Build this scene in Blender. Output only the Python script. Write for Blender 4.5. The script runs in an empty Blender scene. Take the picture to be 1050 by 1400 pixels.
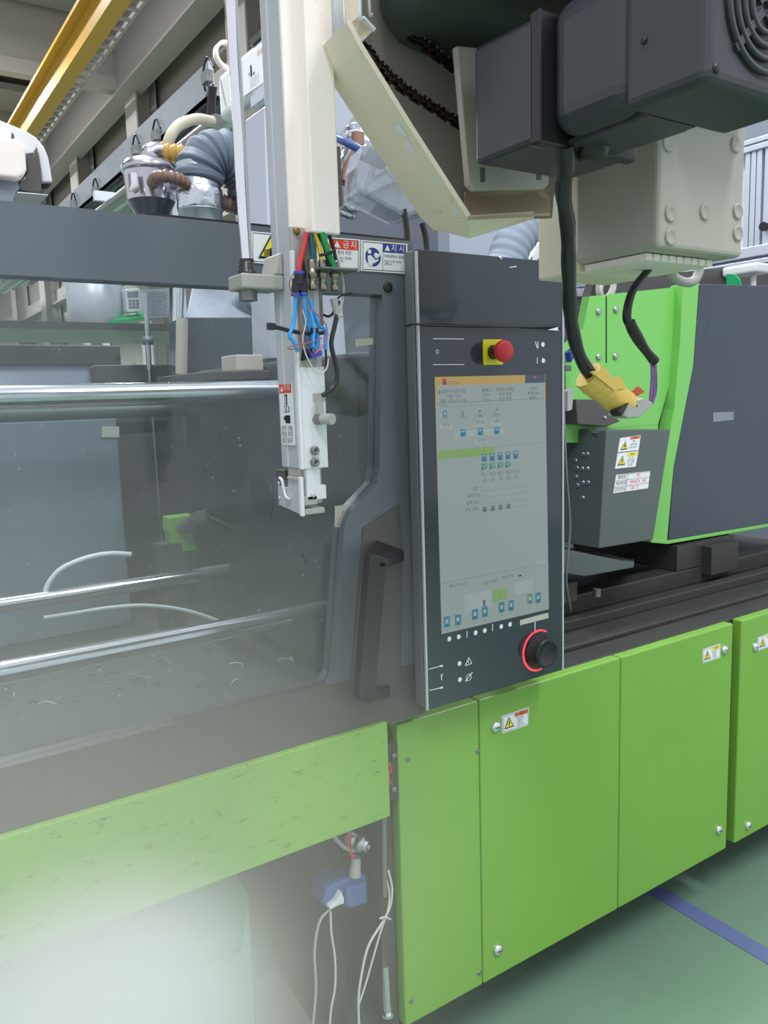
import bpy, bmesh, math, random
from mathutils import Vector as V, Matrix
random.seed(7)
S = bpy.context.scene
COL = S.collection

# ------------------------------------------------------------------ camera
FPX = 1097.2
YAW, PIT, ROL = math.radians(33.587), math.radians(8.140), math.radians(-1.773)
CAM = V((0, 0, 1.6))
fw = V((math.sin(YAW) * math.cos(PIT), math.cos(YAW) * math.cos(PIT), -math.sin(PIT)))
r0 = V((math.cos(YAW), -math.sin(YAW), 0))
u0 = r0.cross(fw)
RT = math.cos(ROL) * r0 + math.sin(ROL) * u0
UP = -math.sin(ROL) * r0 + math.cos(ROL) * u0
cd = bpy.data.cameras.new('camera')
cd.sensor_fit = 'HORIZONTAL'
cd.sensor_width = 36.0
cd.lens = FPX / 1050 * 36.0
cd.clip_start = 0.02
cam = bpy.data.objects.new('camera', cd)
COL.objects.link(cam)
m = Matrix((RT, UP, -fw)).transposed().to_4x4()
m.translation = CAM
cam.matrix_world = m
S.camera = cam

# ------------------------------------------------------------------ view, world, lights
S.view_settings.view_transform = 'Standard'
S.view_settings.look = 'None'
S.view_settings.gamma = 1.0
S.view_settings.use_curve_mapping = False
S.view_settings.exposure = 0.0
S.cycles.volume_bounces = 4
S.cycles.transparent_max_bounces = 12
S.cycles.max_bounces = 8
w = bpy.data.worlds.new('hall_daylight')
S.world = w
w.use_nodes = True
bg = w.node_tree.nodes['Background']
bg.inputs[0].default_value = (0.88, 0.92, 1.0, 1)
bg.inputs[1].default_value = 0.95


def area(name, loc, sx, sy, power, rot=(0, 0, 0), col=(1, 1, 1)):
    l = bpy.data.lights.new(name, 'AREA')
    l.shape = 'RECTANGLE'
    l.size, l.size_y, l.energy, l.color = sx, sy, power, col
    o = bpy.data.objects.new(name, l)
    o.location, o.rotation_euler = loc, rot
    COL.objects.link(o)
    return o


# overhead hall lamps; the distant ones are added to brighten the dark far wall
for i, (x, y, p) in enumerate(((-1.2, -1.5, 120), (2.2, -2.0, 150), (0.6, 4.2, 190), (5.2, 3.6, 180), (3.6, 10.0, 300), (1.5, 17.0, 540), (1.0, 25.0, 820), (1.0, 34.0, 1000))):
    area("hall_lamp_and_fill", (x, y, 6.2 if y < 12 else 10.6), 0.5, 2.6, p * 1.35, col=(0.93, 0.97, 1.0))


def at(px, py, Y=None, X=None, Z=None, d=None):
    """point of the place on the plane Y / X / Z that the photograph shows at (px, py)"""
    r = RT * (px - 525) - UP * (py - 700) + fw * FPX
    if Y is not None:
        t = Y / r.y
    elif X is not None:
        t = X / r.x
    elif Z is not None:
        t = (Z - CAM.z) / r.z
    else:
        t = d / FPX
    return CAM + r * t


# ------------------------------------------------------------------ materials
def lin(c):
    return tuple((x / 255 / 12.92) if x / 255 <= 0.04045 else ((x / 255 + 0.055) / 1.055) ** 2.4 for x in c)


def M(name, rgb, rough=0.5, metal=0.0, var=0.06, scale=14.0, dirt=None, bump=0.0, spec=0.5, emit=None, estr=1.0, stretch=None, dirt_lo=.55, dirt_hi=.75, coat=0):
    mt = bpy.data.materials.new(name)
    mt.use_nodes = True
    nt = mt.node_tree
    b = nt.nodes['Principled BSDF']
    c = lin(rgb)
    b.inputs['Roughness'].default_value = rough
    b.inputs['Metallic'].default_value = metal
    b.inputs['Specular IOR Level'].default_value = spec
    if coat:
        b.inputs['Coat Weight'].default_value = coat
    if emit:
        b.inputs['Emission Color'].default_value = (*lin(emit), 1)
        b.inputs['Emission Strength'].default_value = estr
    tc = nt.nodes.new('ShaderNodeTexCoord')
    mp = nt.nodes.new('ShaderNodeMapping')
    nt.links.new(tc.outputs['Object'], mp.inputs[0])
    if stretch:
        mp.inputs['Scale'].default_value = stretch
    n = nt.nodes.new('ShaderNodeTexNoise')
    n.inputs['Scale'].default_value = scale
    n.inputs['Detail'].default_value = 5
    nt.links.new(mp.outputs[0], n.inputs['Vector'])
    mx = nt.nodes.new('ShaderNodeMix')
    mx.data_type = 'RGBA'
    mx.inputs[6].default_value = (*[x * (1 - var) for x in c], 1)
    mx.inputs[7].default_value = (*[min(1, x * (1 + var)) for x in c], 1)
    nt.links.new(n.outputs['Fac'], mx.inputs[0])
    out = mx.outputs[2]
    if dirt:
        n2 = nt.nodes.new('ShaderNodeTexNoise')
        n2.inputs['Scale'].default_value = scale * 2.3
        n2.inputs['Detail'].default_value = 8
        n2.inputs['Roughness'].default_value = 0.7
        nt.links.new(mp.outputs[0], n2.inputs['Vector'])
        mr = nt.nodes.new('ShaderNodeMapRange')
        mr.inputs[1].default_value = dirt_lo
        mr.inputs[2].default_value = dirt_hi
        nt.links.new(n2.outputs['Fac'], mr.inputs[0])
        m2 = nt.nodes.new('ShaderNodeMix')
        m2.data_type = 'RGBA'
        nt.links.new(mr.outputs[0], m2.inputs[0])
        nt.links.new(out, m2.inputs[6])
        m2.inputs[7].default_value = (*lin(dirt), 1)
        out = m2.outputs[2]
    nt.links.new(out, b.inputs['Base Color'])
    if bump:
        bp = nt.nodes.new('ShaderNodeBump')
        bp.inputs['Strength'].default_value = bump
        bp.inputs['Distance'].default_value = 0.004
        nt.links.new(n.outputs['Fac'], bp.inputs['Height'])
        nt.links.new(bp.outputs[0], b.inputs['Normal'])
    return mt


def glassmat(name, tint=(0.85, 0.9, 0.9), haze=0.12, hazecol=(150, 160, 165), refl=0.08, dirty=0.0):
    mt = bpy.data.materials.new(name)
    mt.use_nodes = True
    nt = mt.node_tree
    nt.nodes.clear()
    o = nt.nodes.new('ShaderNodeOutputMaterial')
    tr = nt.nodes.new('ShaderNodeBsdfTransparent')
    tr.inputs[0].default_value = (*tint, 1)
    df = nt.nodes.new('ShaderNodeBsdfDiffuse')
    df.inputs[0].default_value = (*lin(hazecol), 1)
    gl = nt.nodes.new('ShaderNodeBsdfGlossy')
    gl.inputs['Roughness'].default_value = 0.06
    m1 = nt.nodes.new('ShaderNodeMixShader')
    m2 = nt.nodes.new('ShaderNodeMixShader')
    tc = nt.nodes.new('ShaderNodeTexCoord')
    n = nt.nodes.new('ShaderNodeTexNoise')
    n.inputs['Scale'].default_value = 5
    n.inputs['Detail'].default_value = 9
    n.inputs['Roughness'].default_value = 0.65
    nt.links.new(tc.outputs['Object'], n.inputs['Vector'])
    mr = nt.nodes.new('ShaderNodeMapRange')
    mr.inputs[1].default_value = 0.35
    mr.inputs[2].default_value = 0.75
    mr.inputs[3].default_value = haze * 0.6
    mr.inputs[4].default_value = haze * 1.5 + dirty
    nt.links.new(n.outputs['Fac'], mr.inputs[0])
    # specks of splash on the pane
    vo = nt.nodes.new('ShaderNodeTexVoronoi')
    vo.inputs['Scale'].default_value = 34
    nt.links.new(tc.outputs['Object'], vo.inputs['Vector'])
    sm = nt.nodes.new('ShaderNodeMapRange')
    sm.inputs[1].default_value = 0.05
    sm.inputs[2].default_value = 0.10
    sm.inputs[3].default_value = 0.4 if dirty else 0.0
    sm.inputs[4].default_value = 0.0
    nt.links.new(vo.outputs['Distance'], sm.inputs[0])
    ad = nt.nodes.new('ShaderNodeMath')
    ad.operation = 'ADD'
    nt.links.new(mr.outputs[0], ad.inputs[0])
    nt.links.new(sm.outputs[0], ad.inputs[1])
    nt.links.new(ad.outputs[0], m1.inputs[0])
    nt.links.new(tr.outputs[0], m1.inputs[1])
    nt.links.new(df.outputs[0], m1.inputs[2])
    fr = nt.nodes.new('ShaderNodeFresnel')
    fr.inputs[0].default_value = 1.4
    ml = nt.nodes.new('ShaderNodeMath')
    ml.operation = 'MULTIPLY'
    ml.inputs[1].default_value = refl / 0.04
    nt.links.new(fr.outputs[0], ml.inputs[0])
    nt.links.new(ml.outputs[0], m2.inputs[0])
    nt.links.new(m1.outputs[0], m2.inputs[1])
    nt.links.new(gl.outputs[0], m2.inputs[2])
    nt.links.new(m2.outputs[0], o.inputs[0])
    return mt


GREEN = M('lime_green_paint', (122, 172, 68), 0.42, var=0.05, scale=3)
GREEN_DIRTY = M('scuffed_lime_paint', (128, 178, 74), 0.45, var=0.06, scale=15, dirt=(62, 82, 40), stretch=(1, 1, 2.2), dirt_lo=.585, dirt_hi=.72)
GREEN_COVER = M('bright_green_paint', (124, 198, 98), 0.38, var=0.03, scale=3)
DARK = M('anthracite_paint', (77, 76, 73), 0.36, var=0.08, scale=9)
DARK_SMOOTH = M('anthracite_door_sheen', (95, 102, 110), 0.34, var=0.08, scale=5)  # lighter blue-grey holds the ceiling light reflected in the upper door frame
DARK_BLUE = M('dark_guard_sheet', (54, 64, 75), 0.22, var=0.05, scale=4)
DARKER = M('oily_dark_steel', (66, 62, 56), 0.5, var=0.2, scale=12, dirt=(80, 72, 62))
BED = M('dusty_bed_paint', (58, 58, 56), 0.45, var=0.15, scale=6, dirt=(78, 76, 70), stretch=(.3, 3, 3), dirt_lo=.55, dirt_hi=.85)
BLACK = M('black_plastic', (32, 33, 35), 0.35, var=0.05)
GLOSS = M('glossy_console_face', (46, 55, 64), 0.10, var=0.03, spec=0.6)
RUBBER = M('black_rubber', (36, 36, 38), 0.3, var=0.1)
SILVER = M('brushed_silver', (190, 192, 196), 0.3, 1.0, var=0.05)
CHROME = M('chrome_steel', (232, 234, 238), 0.18, 1.0, var=0.02)
STAIN = M('stainless_sheet', (192, 192, 198), 0.22, 1.0, var=0.05, scale=10, stretch=(1, 1, .1))
GALV = M('galvanised_sheet', (186, 194, 200), 0.36, 0.85, var=0.12, scale=30)
FOIL = M('crinkled_foil', (205, 210, 216), 0.2, 1.0, var=0.1, scale=40, bump=1.0)
ALU = M('anodised_aluminium', (196, 198, 202), 0.42, 0.25, var=0.04, scale=6)
ALUFRAME = M('pale_aluminium_profile', (205, 210, 222), 0.4, 0.35, var=0.04)
CREAM = M('cream_paint', (246, 236, 228), 0.45, var=0.04, scale=8, dirt=(190, 180, 140), dirt_lo=.6, dirt_hi=.9)
CREAM_WORN = M('worn_cream_paint', (234, 222, 200), 0.5, var=0.06, scale=9, dirt=(150, 138, 96), dirt_lo=.62, dirt_hi=.86)
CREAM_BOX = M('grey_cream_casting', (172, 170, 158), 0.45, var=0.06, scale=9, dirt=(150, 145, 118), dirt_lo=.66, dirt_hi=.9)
OFFWHITE = M('offwhite_paint', (222, 224, 226), 0.4, var=0.03)
STEELGREY = M('grey_steel', (130, 132, 130), 0.4, 0.6, var=0.15, scale=25)
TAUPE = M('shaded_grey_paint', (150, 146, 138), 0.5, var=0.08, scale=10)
MOTOR = M('motor_black_paint', (58, 60, 66), 0.4, var=0.06, scale=8)
DRUM = M('dark_green_casting', (52, 66, 58), 0.5, var=0.1)
CHAIN = M('oily_chain_steel', (58, 46, 40), 0.3, 0.8, var=0.3, scale=60)
CLOTH = M('grey_duct_fabric', (98, 108, 122), 0.6, var=0.15, scale=18, bump=.5)
CLOTH_L = M('pale_grey_duct_fabric', (140, 150, 166), 0.6, var=0.1, scale=18)
RIBBED = M('brown_ribbed_hose', (122, 96, 84), 0.4, var=0.2, scale=30)
AMBER = M('amber_hose', (190, 150, 70), 0.35, var=0.1)
TUBEIV = M('ivory_hose', (206, 200, 176), 0.4, var=0.05)
TUBEWH = M('white_tube', (214, 218, 220), 0.35, var=0.04)
PAPER = M('white_sticker', (232, 233, 236), 0.5, var=0.02)
INK = M('black_print', (24, 24, 28), 0.6, var=0.0)
GREYINK = M('grey_print', (120, 124, 130), 0.6, var=0.0)
INKRED = M('red_print', (222, 62, 40), 0.5, var=0.0)
INKORANGE = M('orange_print', (214, 104, 50), 0.5, var=0.0)
INKBLUE = M('blue_print', (44, 58, 140), 0.5, var=0.0)
INKYEL = M('yellow_print', (236, 214, 48), 0.5, var=0.0)
WHITEINK = M('white_print', (225, 228, 230), 0.5, var=0.0)
FADED = M('faded_sticker', (186, 186, 172), 0.6, var=0.06)
FADEDINK = M('faded_print', (150, 142, 110), 0.6, var=0.0)
REDPL = M('red_plastic', (205, 44, 52), 0.35, var=0.03)
YELPL = M('yellow_plate', (222, 208, 24), 0.4, var=0.03)
RINGLED = M('red_light_ring', (255, 60, 70), 0.4, emit=(255, 52, 70), estr=1.6)
WRED = M('red_hose', (206, 58, 62), 0.35, var=0.04)
WTEAL = M('teal_hose', (34, 92, 104), 0.35, var=0.04)
WYEL = M('yellow_hose', (232, 196, 42), 0.35, var=0.04)
WGRN = M('green_hose', (22, 150, 78), 0.35, var=0.04)
WBLUE = M('blue_air_tube', (52, 158, 236), 0.3, var=0.04)
WBROWN = M('thin_brown_wire', (150, 96, 84), 0.4, var=0.04)
WWHITE = M('thin_white_wire', (206, 204, 196), 0.4, var=0.04)
WVIOLET = M('violet_wire', (96, 84, 176), 0.4, var=0.04)
WPINK = M('pink_wire', (200, 96, 110), 0.4, var=0.04)
COLLAR = M('blue_collar', (60, 72, 180), 0.35, var=0.04)
PLUGBL = M('blue_connector', (72, 92, 150), 0.4, var=0.05)
TAPE = M('yellow_tape', (222, 190, 92), 0.45, var=0.12, scale=40, bump=.6)
GREYPL = M('grey_plastic', (168, 168, 162), 0.45, var=0.04)
WOOD = M('pale_wood', (206, 196, 184), 0.7, var=0.1, scale=10, stretch=(1, 8, 8))
CRANE = M('crane_yellow', (196, 148, 42), 0.45, var=0.03)
WALLP = M('beige_wall_cladding', (164, 158, 150), 0.7, var=0.03)
COLP = M('beige_steel_paint', (182, 176, 170), 0.6, var=0.03)
BEAMP = M('grey_roof_steel', (162, 157, 154), 0.6, var=0.03)
ROOFP = M('roof_deck', (172, 165, 161), 0.6, var=0.04)
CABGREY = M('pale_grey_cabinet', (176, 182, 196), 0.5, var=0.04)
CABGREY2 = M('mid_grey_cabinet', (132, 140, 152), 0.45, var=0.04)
FLOORP = M('green_floor_paint', (116, 146, 124), 0.32, var=0.07, scale=2.2, dirt=(92, 112, 98), dirt_lo=.6, dirt_hi=.95)
LINEP = M('blue_floor_line', (104, 116, 160), 0.4, var=0.06)
BROWNPIPE = M('copper_brown_pipe', (150, 112, 96), 0.4, var=0.1)
GREENTAG = M('green_plastic', (32, 160, 98), 0.4, var=0.03)
SHEET = glassmat('green_film', (0.42, 0.62, 0.54), 0.45, (96, 168, 140), 0.05)
BAG = glassmat('milky_bag_film', (0.9, 0.92, 0.94), 0.42, (176, 182, 190), 0.06)
PANE = glassmat('scratched_door_pane', (0.92, 0.95, 0.95), 0.075, (150, 162, 166), 0.04, dirty=0.05)


def screenmat(name, rgb, s):
    mt = M(name, [x * .25 for x in rgb], 0.22, var=0.0, emit=rgb, estr=s)
    return mt


SCR = screenmat('lit_screen', (158, 174, 172), .62)
SCR_TAN = screenmat('lit_tan', (196, 166, 96), .62)
SCR_DK = screenmat('lit_slate', (70, 86, 106), .62)
SCR_GRN = screenmat('lit_green', (136, 176, 106), .62)
SCR_ICON = screenmat('lit_blue_icon', (66, 134, 158), .62)
SCR_TEAL = screenmat('lit_teal_icon', (92, 152, 146), .62)
SCR_TXT = screenmat('lit_grey_text', (98, 110, 112), .62)
SCR_RED = screenmat('lit_red', (196, 84, 70), .62)
SCR_LINE = screenmat('lit_pale_line', (128, 148, 148), .62)
SCR_LIGHT = screenmat('lit_pale_box', (168, 184, 184), .62)


# ------------------------------------------------------------------ mesh builder
WL = {}


def frame_for(t):
    t = t.normalized()
    a = V((0, 0, 1)) if abs(t.z) < 0.9 else V((1, 0, 0))
    u = t.cross(a).normalized()
    return u, t.cross(u).normalized()


def smooth_path(pts, sub=6):
    pts = [V(p) for p in pts]
    if len(pts) < 3:
        return pts
    out = []
    P = [pts[0] * 2 - pts[1]] + pts + [pts[-1] * 2 - pts[-2]]
    for i in range(1, len(P) - 2):
        a, b, c, d = P[i - 1:i + 3]
        for k in range(sub):
            t = k / sub
            out.append(0.5 * ((2 * b) + (c - a) * t + (2 * a - 5 * b + 4 * c - d) * t * t + (3 * b - a - 3 * c + d) * t ** 3))
    out.append(pts[-1])
    return out


TEXT = {}


def textmesh(s):
    if s in TEXT:
        return TEXT[s]
    cu = bpy.data.curves.new('t', 'FONT')
    cu.body = s
    cu.resolution_u = 2
    cu.align_x, cu.align_y = 'CENTER', 'CENTER'
    o = bpy.data.objects.new('t', cu)
    COL.objects.link(o)
    dg = bpy.context.evaluated_depsgraph_get()
    me = bpy.data.meshes.new_from_object(o.evaluated_get(dg))
    r = ([tuple(v.co) for v in me.vertices], [tuple(p.vertices) for p in me.polygons])
    bpy.data.objects.remove(o)
    bpy.data.meshes.remove(me)
    TEXT[s] = r
    return r


class MB:
    def __init__(s):
        s.v, s.f, s.mi, s.sm, s.ms = [], [], [], [], []

    def _m(s, m):
        if m not in s.ms:
            s.ms.append(m)
        return s.ms.index(m)

    def add(s, vs, fs, m, smooth=False):
        b = len(s.v)
        s.v += [V(p) for p in vs]
        k = s._m(m)
        for f in fs:
            s.f.append([b + i for i in f])
            s.mi.append(k)
            s.sm.append(smooth)
        return s

    def box(s, a, b, m):
        x0, y0, z0 = a
        x1, y1, z1 = b
        return s.add([(x0, y0, z0), (x1, y0, z0), (x1, y1, z0), (x0, y1, z0), (x0, y0, z1), (x1, y0, z1), (x1, y1, z1), (x0, y1, z1)],
                     [(3, 2, 1, 0), (4, 5, 6, 7), (0, 1, 5, 4), (1, 2, 6, 5), (2, 3, 7, 6), (3, 0, 4, 7)], m)

    def loft(s, A, B, m):
        """solid between two outlines of equal count (A seen first)"""
        n = len(A)
        return s.add(list(A) + list(B), [tuple(range(n)), tuple(range(2 * n - 1, n - 1, -1))] +
                     [(i, i + n, (i + 1) % n + n, (i + 1) % n) for i in range(n)], m)

    def prism(s, pts, off, m):
        pts = [V(p) for p in pts]
        off = V(off)
        return s.loft(pts, [p + off for p in pts], m)

    def px(s, pts, Y, depth, m):
        return s.prism([at(x, y, Y=Y) for x, y in pts], (0, depth, 0), m)

    def poly(s, pts, m):
        return s.add(pts, [tuple(range(len(pts)))], m)

    def pxpoly(s, pts, Y, m):
        return s.poly([at(x, y, Y=Y) for x, y in pts], m)

    def pxline(s, a, b, wpx, Y, m):
        a, b = V((a[0], a[1])), V((b[0], b[1]))
        d = (b - a).normalized()
        n = V((-d.y, d.x)) * (wpx / 2)
        return s.pxpoly([a + n, b + n, b - n, a - n], Y, m)

    def disc(s, c, r, nrm, m, n=16, a0=0, a1=2 * math.pi, r_in=None):
        u, w_ = frame_for(V(nrm))
        c = V(c)
        full = abs(a1 - a0 - 2 * math.pi) < 1e-6
        k = n if full else n + 1
        ring = [a0 + (a1 - a0) * i / n for i in range(k)]
        o = [c + (u * math.cos(t) + w_ * math.sin(t)) * r for t in ring]
        if r_in is None:
            return s.add(o, [tuple(range(k))], m)
        q = [c + (u * math.cos(t) + w_ * math.sin(t)) * r_in for t in ring]
        fs = [(i, (i + 1) % k, (i + 1) % k + k, i + k) for i in range(k if full else k - 1)]
        return s.add(o + q, fs, m)

    def tube(s, pts, r, m, n=10, sub=6, cap=True):
        P = smooth_path(pts, sub)
        L = [0]
        for i in range(1, len(P)):
            L.append(L[-1] + (P[i] - P[i - 1]).length)
        u = None
        vs, fs = [], []
        for i, p in enumerate(P):
            t = (P[min(i + 1, len(P) - 1)] - P[max(i - 1, 0)]).normalized()
            if u is None:
                u, _ = frame_for(t)
            u = (u - t * u.dot(t)).normalized()
            w_ = t.cross(u)
            rr = r(L[i], L[-1]) if callable(r) else r
            for k in range(n):
                a = 2 * math.pi * k / n
                vs.append(p + (u * math.cos(a) + w_ * math.sin(a)) * rr)
        for i in range(len(P) - 1):
            for k in range(n):
                k2 = (k + 1) % n
                fs.append((i * n + k, i * n + k2, (i + 1) * n + k2, (i + 1) * n + k))
        s.add(vs, fs, m, True)
        if cap:
            b = len(vs)
            s.add(vs[:n], [tuple(range(n - 1, -1, -1))], m)
            s.add(vs[-n:], [tuple(range(n))], m)
        return s

    def cyl(s, a, b, r, m, n=16, r2=None):
        a, b = V(a), V(b)
        u, w_ = frame_for(b - a)
        r2 = r if r2 is None else r2
        A = [a + (u * math.cos(2 * math.pi * k / n) + w_ * math.sin(2 * math.pi * k / n)) * r for k in range(n)]
        B = [b + (u * math.cos(2 * math.pi * k / n) + w_ * math.sin(2 * math.pi * k / n)) * r2 for k in range(n)]
        s.add(A + B, [(k, (k + 1) % n, (k + 1) % n + n, k + n) for k in range(n)], m, True)
        s.add(A, [tuple(range(n - 1, -1, -1))], m)
        s.add(B, [tuple(range(n))], m)
        return s

    def lathe(s, base, axis, prof, m, n=24):
        base, axis = V(base), V(axis).normalized()
        u, w_ = frame_for(axis)
        vs = [base + axis * h + (u * math.cos(2 * math.pi * k / n) + w_ * math.sin(2 * math.pi * k / n)) * r for r, h in prof for k in range(n)]
        fs = [(i * n + k, i * n + (k + 1) % n, (i + 1) * n + (k + 1) % n, (i + 1) * n + k) for i in range(len(prof) - 1) for k in range(n)]
        s.add(vs, fs, m, True)
        return s

    def text(s, string, c, u, w_, h, m, wscale=1.0):
        """flat lettering centred at c, u to the right, w_ up, letter height h"""
        vs, fs = textmesh(string)
        c, u, w_ = V(c), V(u).normalized(), V(w_).normalized()
        k = h / 0.72
        s.add([c + u * (x * k * wscale) + w_ * (y * k) for x, y, z in vs], fs, m)
        return s

    def build(s, name, parent=None, bevel=0, kind=None, seg=2, origin=None):
        zs = [p.z for p in s.v]
        xs = [p.x for p in s.v]
        ys = [p.y for p in s.v]
        o0 = V(origin) if origin else V(((min(xs) + max(xs)) / 2, (min(ys) + max(ys)) / 2, min(zs)))
        me = bpy.data.meshes.new(name)
        me.from_pydata([p - o0 for p in s.v], [], s.f)
        for mt in s.ms:
            me.materials.append(mt)
        me.polygons.foreach_set('material_index', s.mi)
        me.polygons.foreach_set('use_smooth', s.sm)
        bm = bmesh.new()
        bm.from_mesh(me)
        bmesh.ops.recalc_face_normals(bm, faces=bm.faces)
        bm.to_mesh(me)
        bm.free()
        o = bpy.data.objects.new(name, me)
        COL.objects.link(o)
        WL[o] = o0
        if parent:
            o.parent = parent
            o.location = o0 - WL[parent]
        else:
            o.location = o0
        if bevel:
            bv = o.modifiers.new('edge', 'BEVEL')
            bv.width = bevel
            bv.segments = seg
            bv.limit_method = 'ANGLE'
            bv.angle_limit = math.radians(40)
        if kind:
            o['kind'] = kind
        return o


def tag(o, label, cat, group=None):
    o['label'], o['category'] = label, cat
    if group:
        o['group'] = group
    return o


def thing(name, loc, label, cat, group=None):
    o = bpy.data.objects.new(name, None)
    o.empty_display_size = 0.05
    o.location = loc
    COL.objects.link(o)
    WL[o] = V(loc)
    return tag(o, label, cat, group)


def lab(o, text):
    o['label'] = text
    return o


def hexbolt(parent, c, nrm, r, m=None, h=0.004, name='bolt', n=12):
    b = MB()
    nrm = V(nrm)
    c = V(c)
    b.lathe(c, nrm, [(r, 0), (r, h * .5), (r * .8, h * .9), (r * .45, h), (0.0001, h * .95)], m or CHROME, n)
    return b.build(name, parent)


def warn_triangle(b, c, u, w_, h, ink=None, fill=None, off=V((0, -.0003, 0)), bang=True):
    """yellow warning triangle with its black rim, centred at c, of height h"""
    ink, fill = ink or INK, fill or INKYEL
    c, u, w_ = V(c), V(u).normalized(), V(w_).normalized()

    def tri(k, o):
        return [c + o + (u * x + w_ * y) * (h * k) for x, y in ((-.58, -.42), (.58, -.42), (0, .58))]
    b.poly(tri(1, off), ink)
    b.poly(tri(.76, off * 2), fill)
    if bang:
        b.poly([c + off * 3 + (u * x + w_ * y) * h for x, y in ((-.05, -.12), (.05, -.12), (.07, .22), (-.07, .22))], ink)
        b.poly([c + off * 3 + (u * x + w_ * y) * h for x, y in ((-.05, -.28), (.05, -.28), (.05, -.18), (-.05, -.18))], ink)
    return b


UX, UZ = V((1, 0, 0)), V((0, 0, 1))

# ================================================================== SETTING
b = MB()
b.poly([(-14, -9, 0), (7.2, -9, 0), (7.2, 60, 0), (-14, 60, 0)], FLOORP)
b.build('floor', kind='structure')

# far hall wall on the right with columns, crane beams and cladding rails
b = MB()
b.box((7.6, 5.5, 0), (7.8, 60, 13), WALLP)
b.build('wall_right', kind='structure')
for cy in (14.6, 21.2, 27.4, 33.6, 39.8):
    b = MB()
    b.box((6.95, cy, 0), (6.99, cy + .9, 10.2), COLP)
    b.box((7.45, cy, 0), (7.49, cy + .9, 10.2), COLP)
    b.box((6.99, cy + .42, 0), (7.45, cy + .47, 10.2), COLP)
    b.build('column', kind='structure')
for z0, z1, xx, nm in ((9.45, 11.2, 6.75, 'trim_1'), (7.9, 8.5, 7.3, 'trim_2'), (5.6, 6.1, 7.4, 'trim_3')):
    b = MB()
    b.box((xx, 5.5, z0), (xx + .22, 60, z1), BEAMP if z0 > 9 else COLP)
    b.box((xx - .18, 5.5, z0 - .06), (xx + .4, 60, z0), BEAMP)
    b.build(nm, kind='structure')
# roof deck of folded sheet with purlins
b = MB()
vs, fs = [], []
n = 0
y = 6.0
prof = []
while y < 60:
    prof += [(y, 12.0), (y + .25, 12.0), (y + .32, 12.14), (y + .57, 12.14), (y + .64, 12.0)]
    y += .64
for yy, zz in prof:
    vs += [(-12, yy, zz), (7.7, yy, zz)]
for i in range(len(prof) - 1):
    fs.append((2 * i, 2 * i + 1, 2 * i + 3, 2 * i + 2))
b.add(vs, fs, ROOFP)
b.build('ceiling', kind='structure')
for k, yy in enumerate((22.0, 30.0, 38.0, 46.0)):
    b = MB()
    b.box((-12, yy, 9.63), (7.0, yy + .35, 9.97), COLP)
    b.box((-12, yy + .14, 9.97), (7.0, yy + .2, 11.9), COLP)
    b.box((-12, yy - 2.2, 11.2), (6.6, yy - .2, 11.4), BEAMP)
    b.build('trim_%d' % (k + 4), kind='structure')

# yellow crane runway girder
t = thing('crane_girder', (3.97, 30, 7.38), 'yellow painted overhead crane girder running below the roof', 'girder')
b = MB()
b.box((3.86, 9, 7.42), (4.08, 58, 7.80), CRANE)
b.build('web', t)
b = MB()
b.box((3.70, 9, 7.80), (4.24, 58, 7.86), CRANE)
b.build('top_flange', t)
b = MB()
b.box((3.84, 9, 7.38), (4.10, 58, 7.42), CRANE)
b.build('bottom_flange', t)
# cable ladder below the roof
t = thing('cable_ladder', (5.6, 30, 9.4), 'grey cable ladder running beside the yellow crane girder', 'cable tray')
b = MB()
for xx in (5.35, 5.75):
    b.box((xx, 12, 9.4), (xx + .05, 58, 9.52), BEAMP)
b.build('side_rail', t)
b = MB()
for i in range(92):
    b.box((5.4, 12 + i * .5, 9.42), (5.75, 12.12 + i * .5, 9.46), BEAMP)
b.build('rungs', t, kind='stuff')

# blue floor line
b = MB()
b.box((1.985, -2.0, 0.0005), (2.045, 1.62, 0.002), LINEP)
tag(b.build('floor_line'), 'blue painted line on the green floor beside the machine', 'line')

# ================================================================== MACHINE BASE
YF = 1.35           # front of the green access panels
YD = 1.33           # front of the sliding door
base = thing('machine_base', (1.6, 1.9, 0), 'long dark steel machine base behind the green panels', 'machine base')
b = MB()
b.box((.905, 1.40, .192), (3.45, 3.0, .885), BED)
b.box((1.0, 1.80, .10), (3.4, 2.9, .192), BED)
b.build('bed', base, bevel=.006)
b = MB()
b.box((.90, 1.384, .886), (3.45, 2.2, .905), BED)
b.box((.9, 1.47, .905), (3.45, 1.50, .918), BED)
b.box((.9, 1.60, .905), (3.45, 1.64, .935), BED)
b.build('top_plate', base, bevel=.003)
b = MB()
b.box((.95, 1.72, .905), (3.4, 1.80, .965), BED)
b.build('slide_rail', base, bevel=.004)
b = MB()
b.box((-1.2, 1.95, .10), (.905, 2.9, .78), DARKER)
b.build('rear_bed', base)
b = MB()
b.box((-1.2, 1.42, .86), (.905, 2.9, .925), DARK)
b.build('drip_tray', base)
b = MB()
b.box((.868, 1.37, .03), (.905, 1.392, .90), DARKER)
b.box((.86, 1.60, .03), (.905, 1.95, .86), DARKER)
b.build('end_post', base)
for xx, yy in ((1.15, 1.9), (2.3, 1.9), (3.3, 1.9), (1.15, 2.7), (3.3, 2.7), (-.9, 2.6)):
    b = MB()
    b.cyl((xx, yy, 0), (xx, yy, .025), .05, STEELGREY)
    b.cyl((xx, yy, .025), (xx, yy, .11), .02, STEELGREY)
    b.build('levelling_foot', base)
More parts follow.
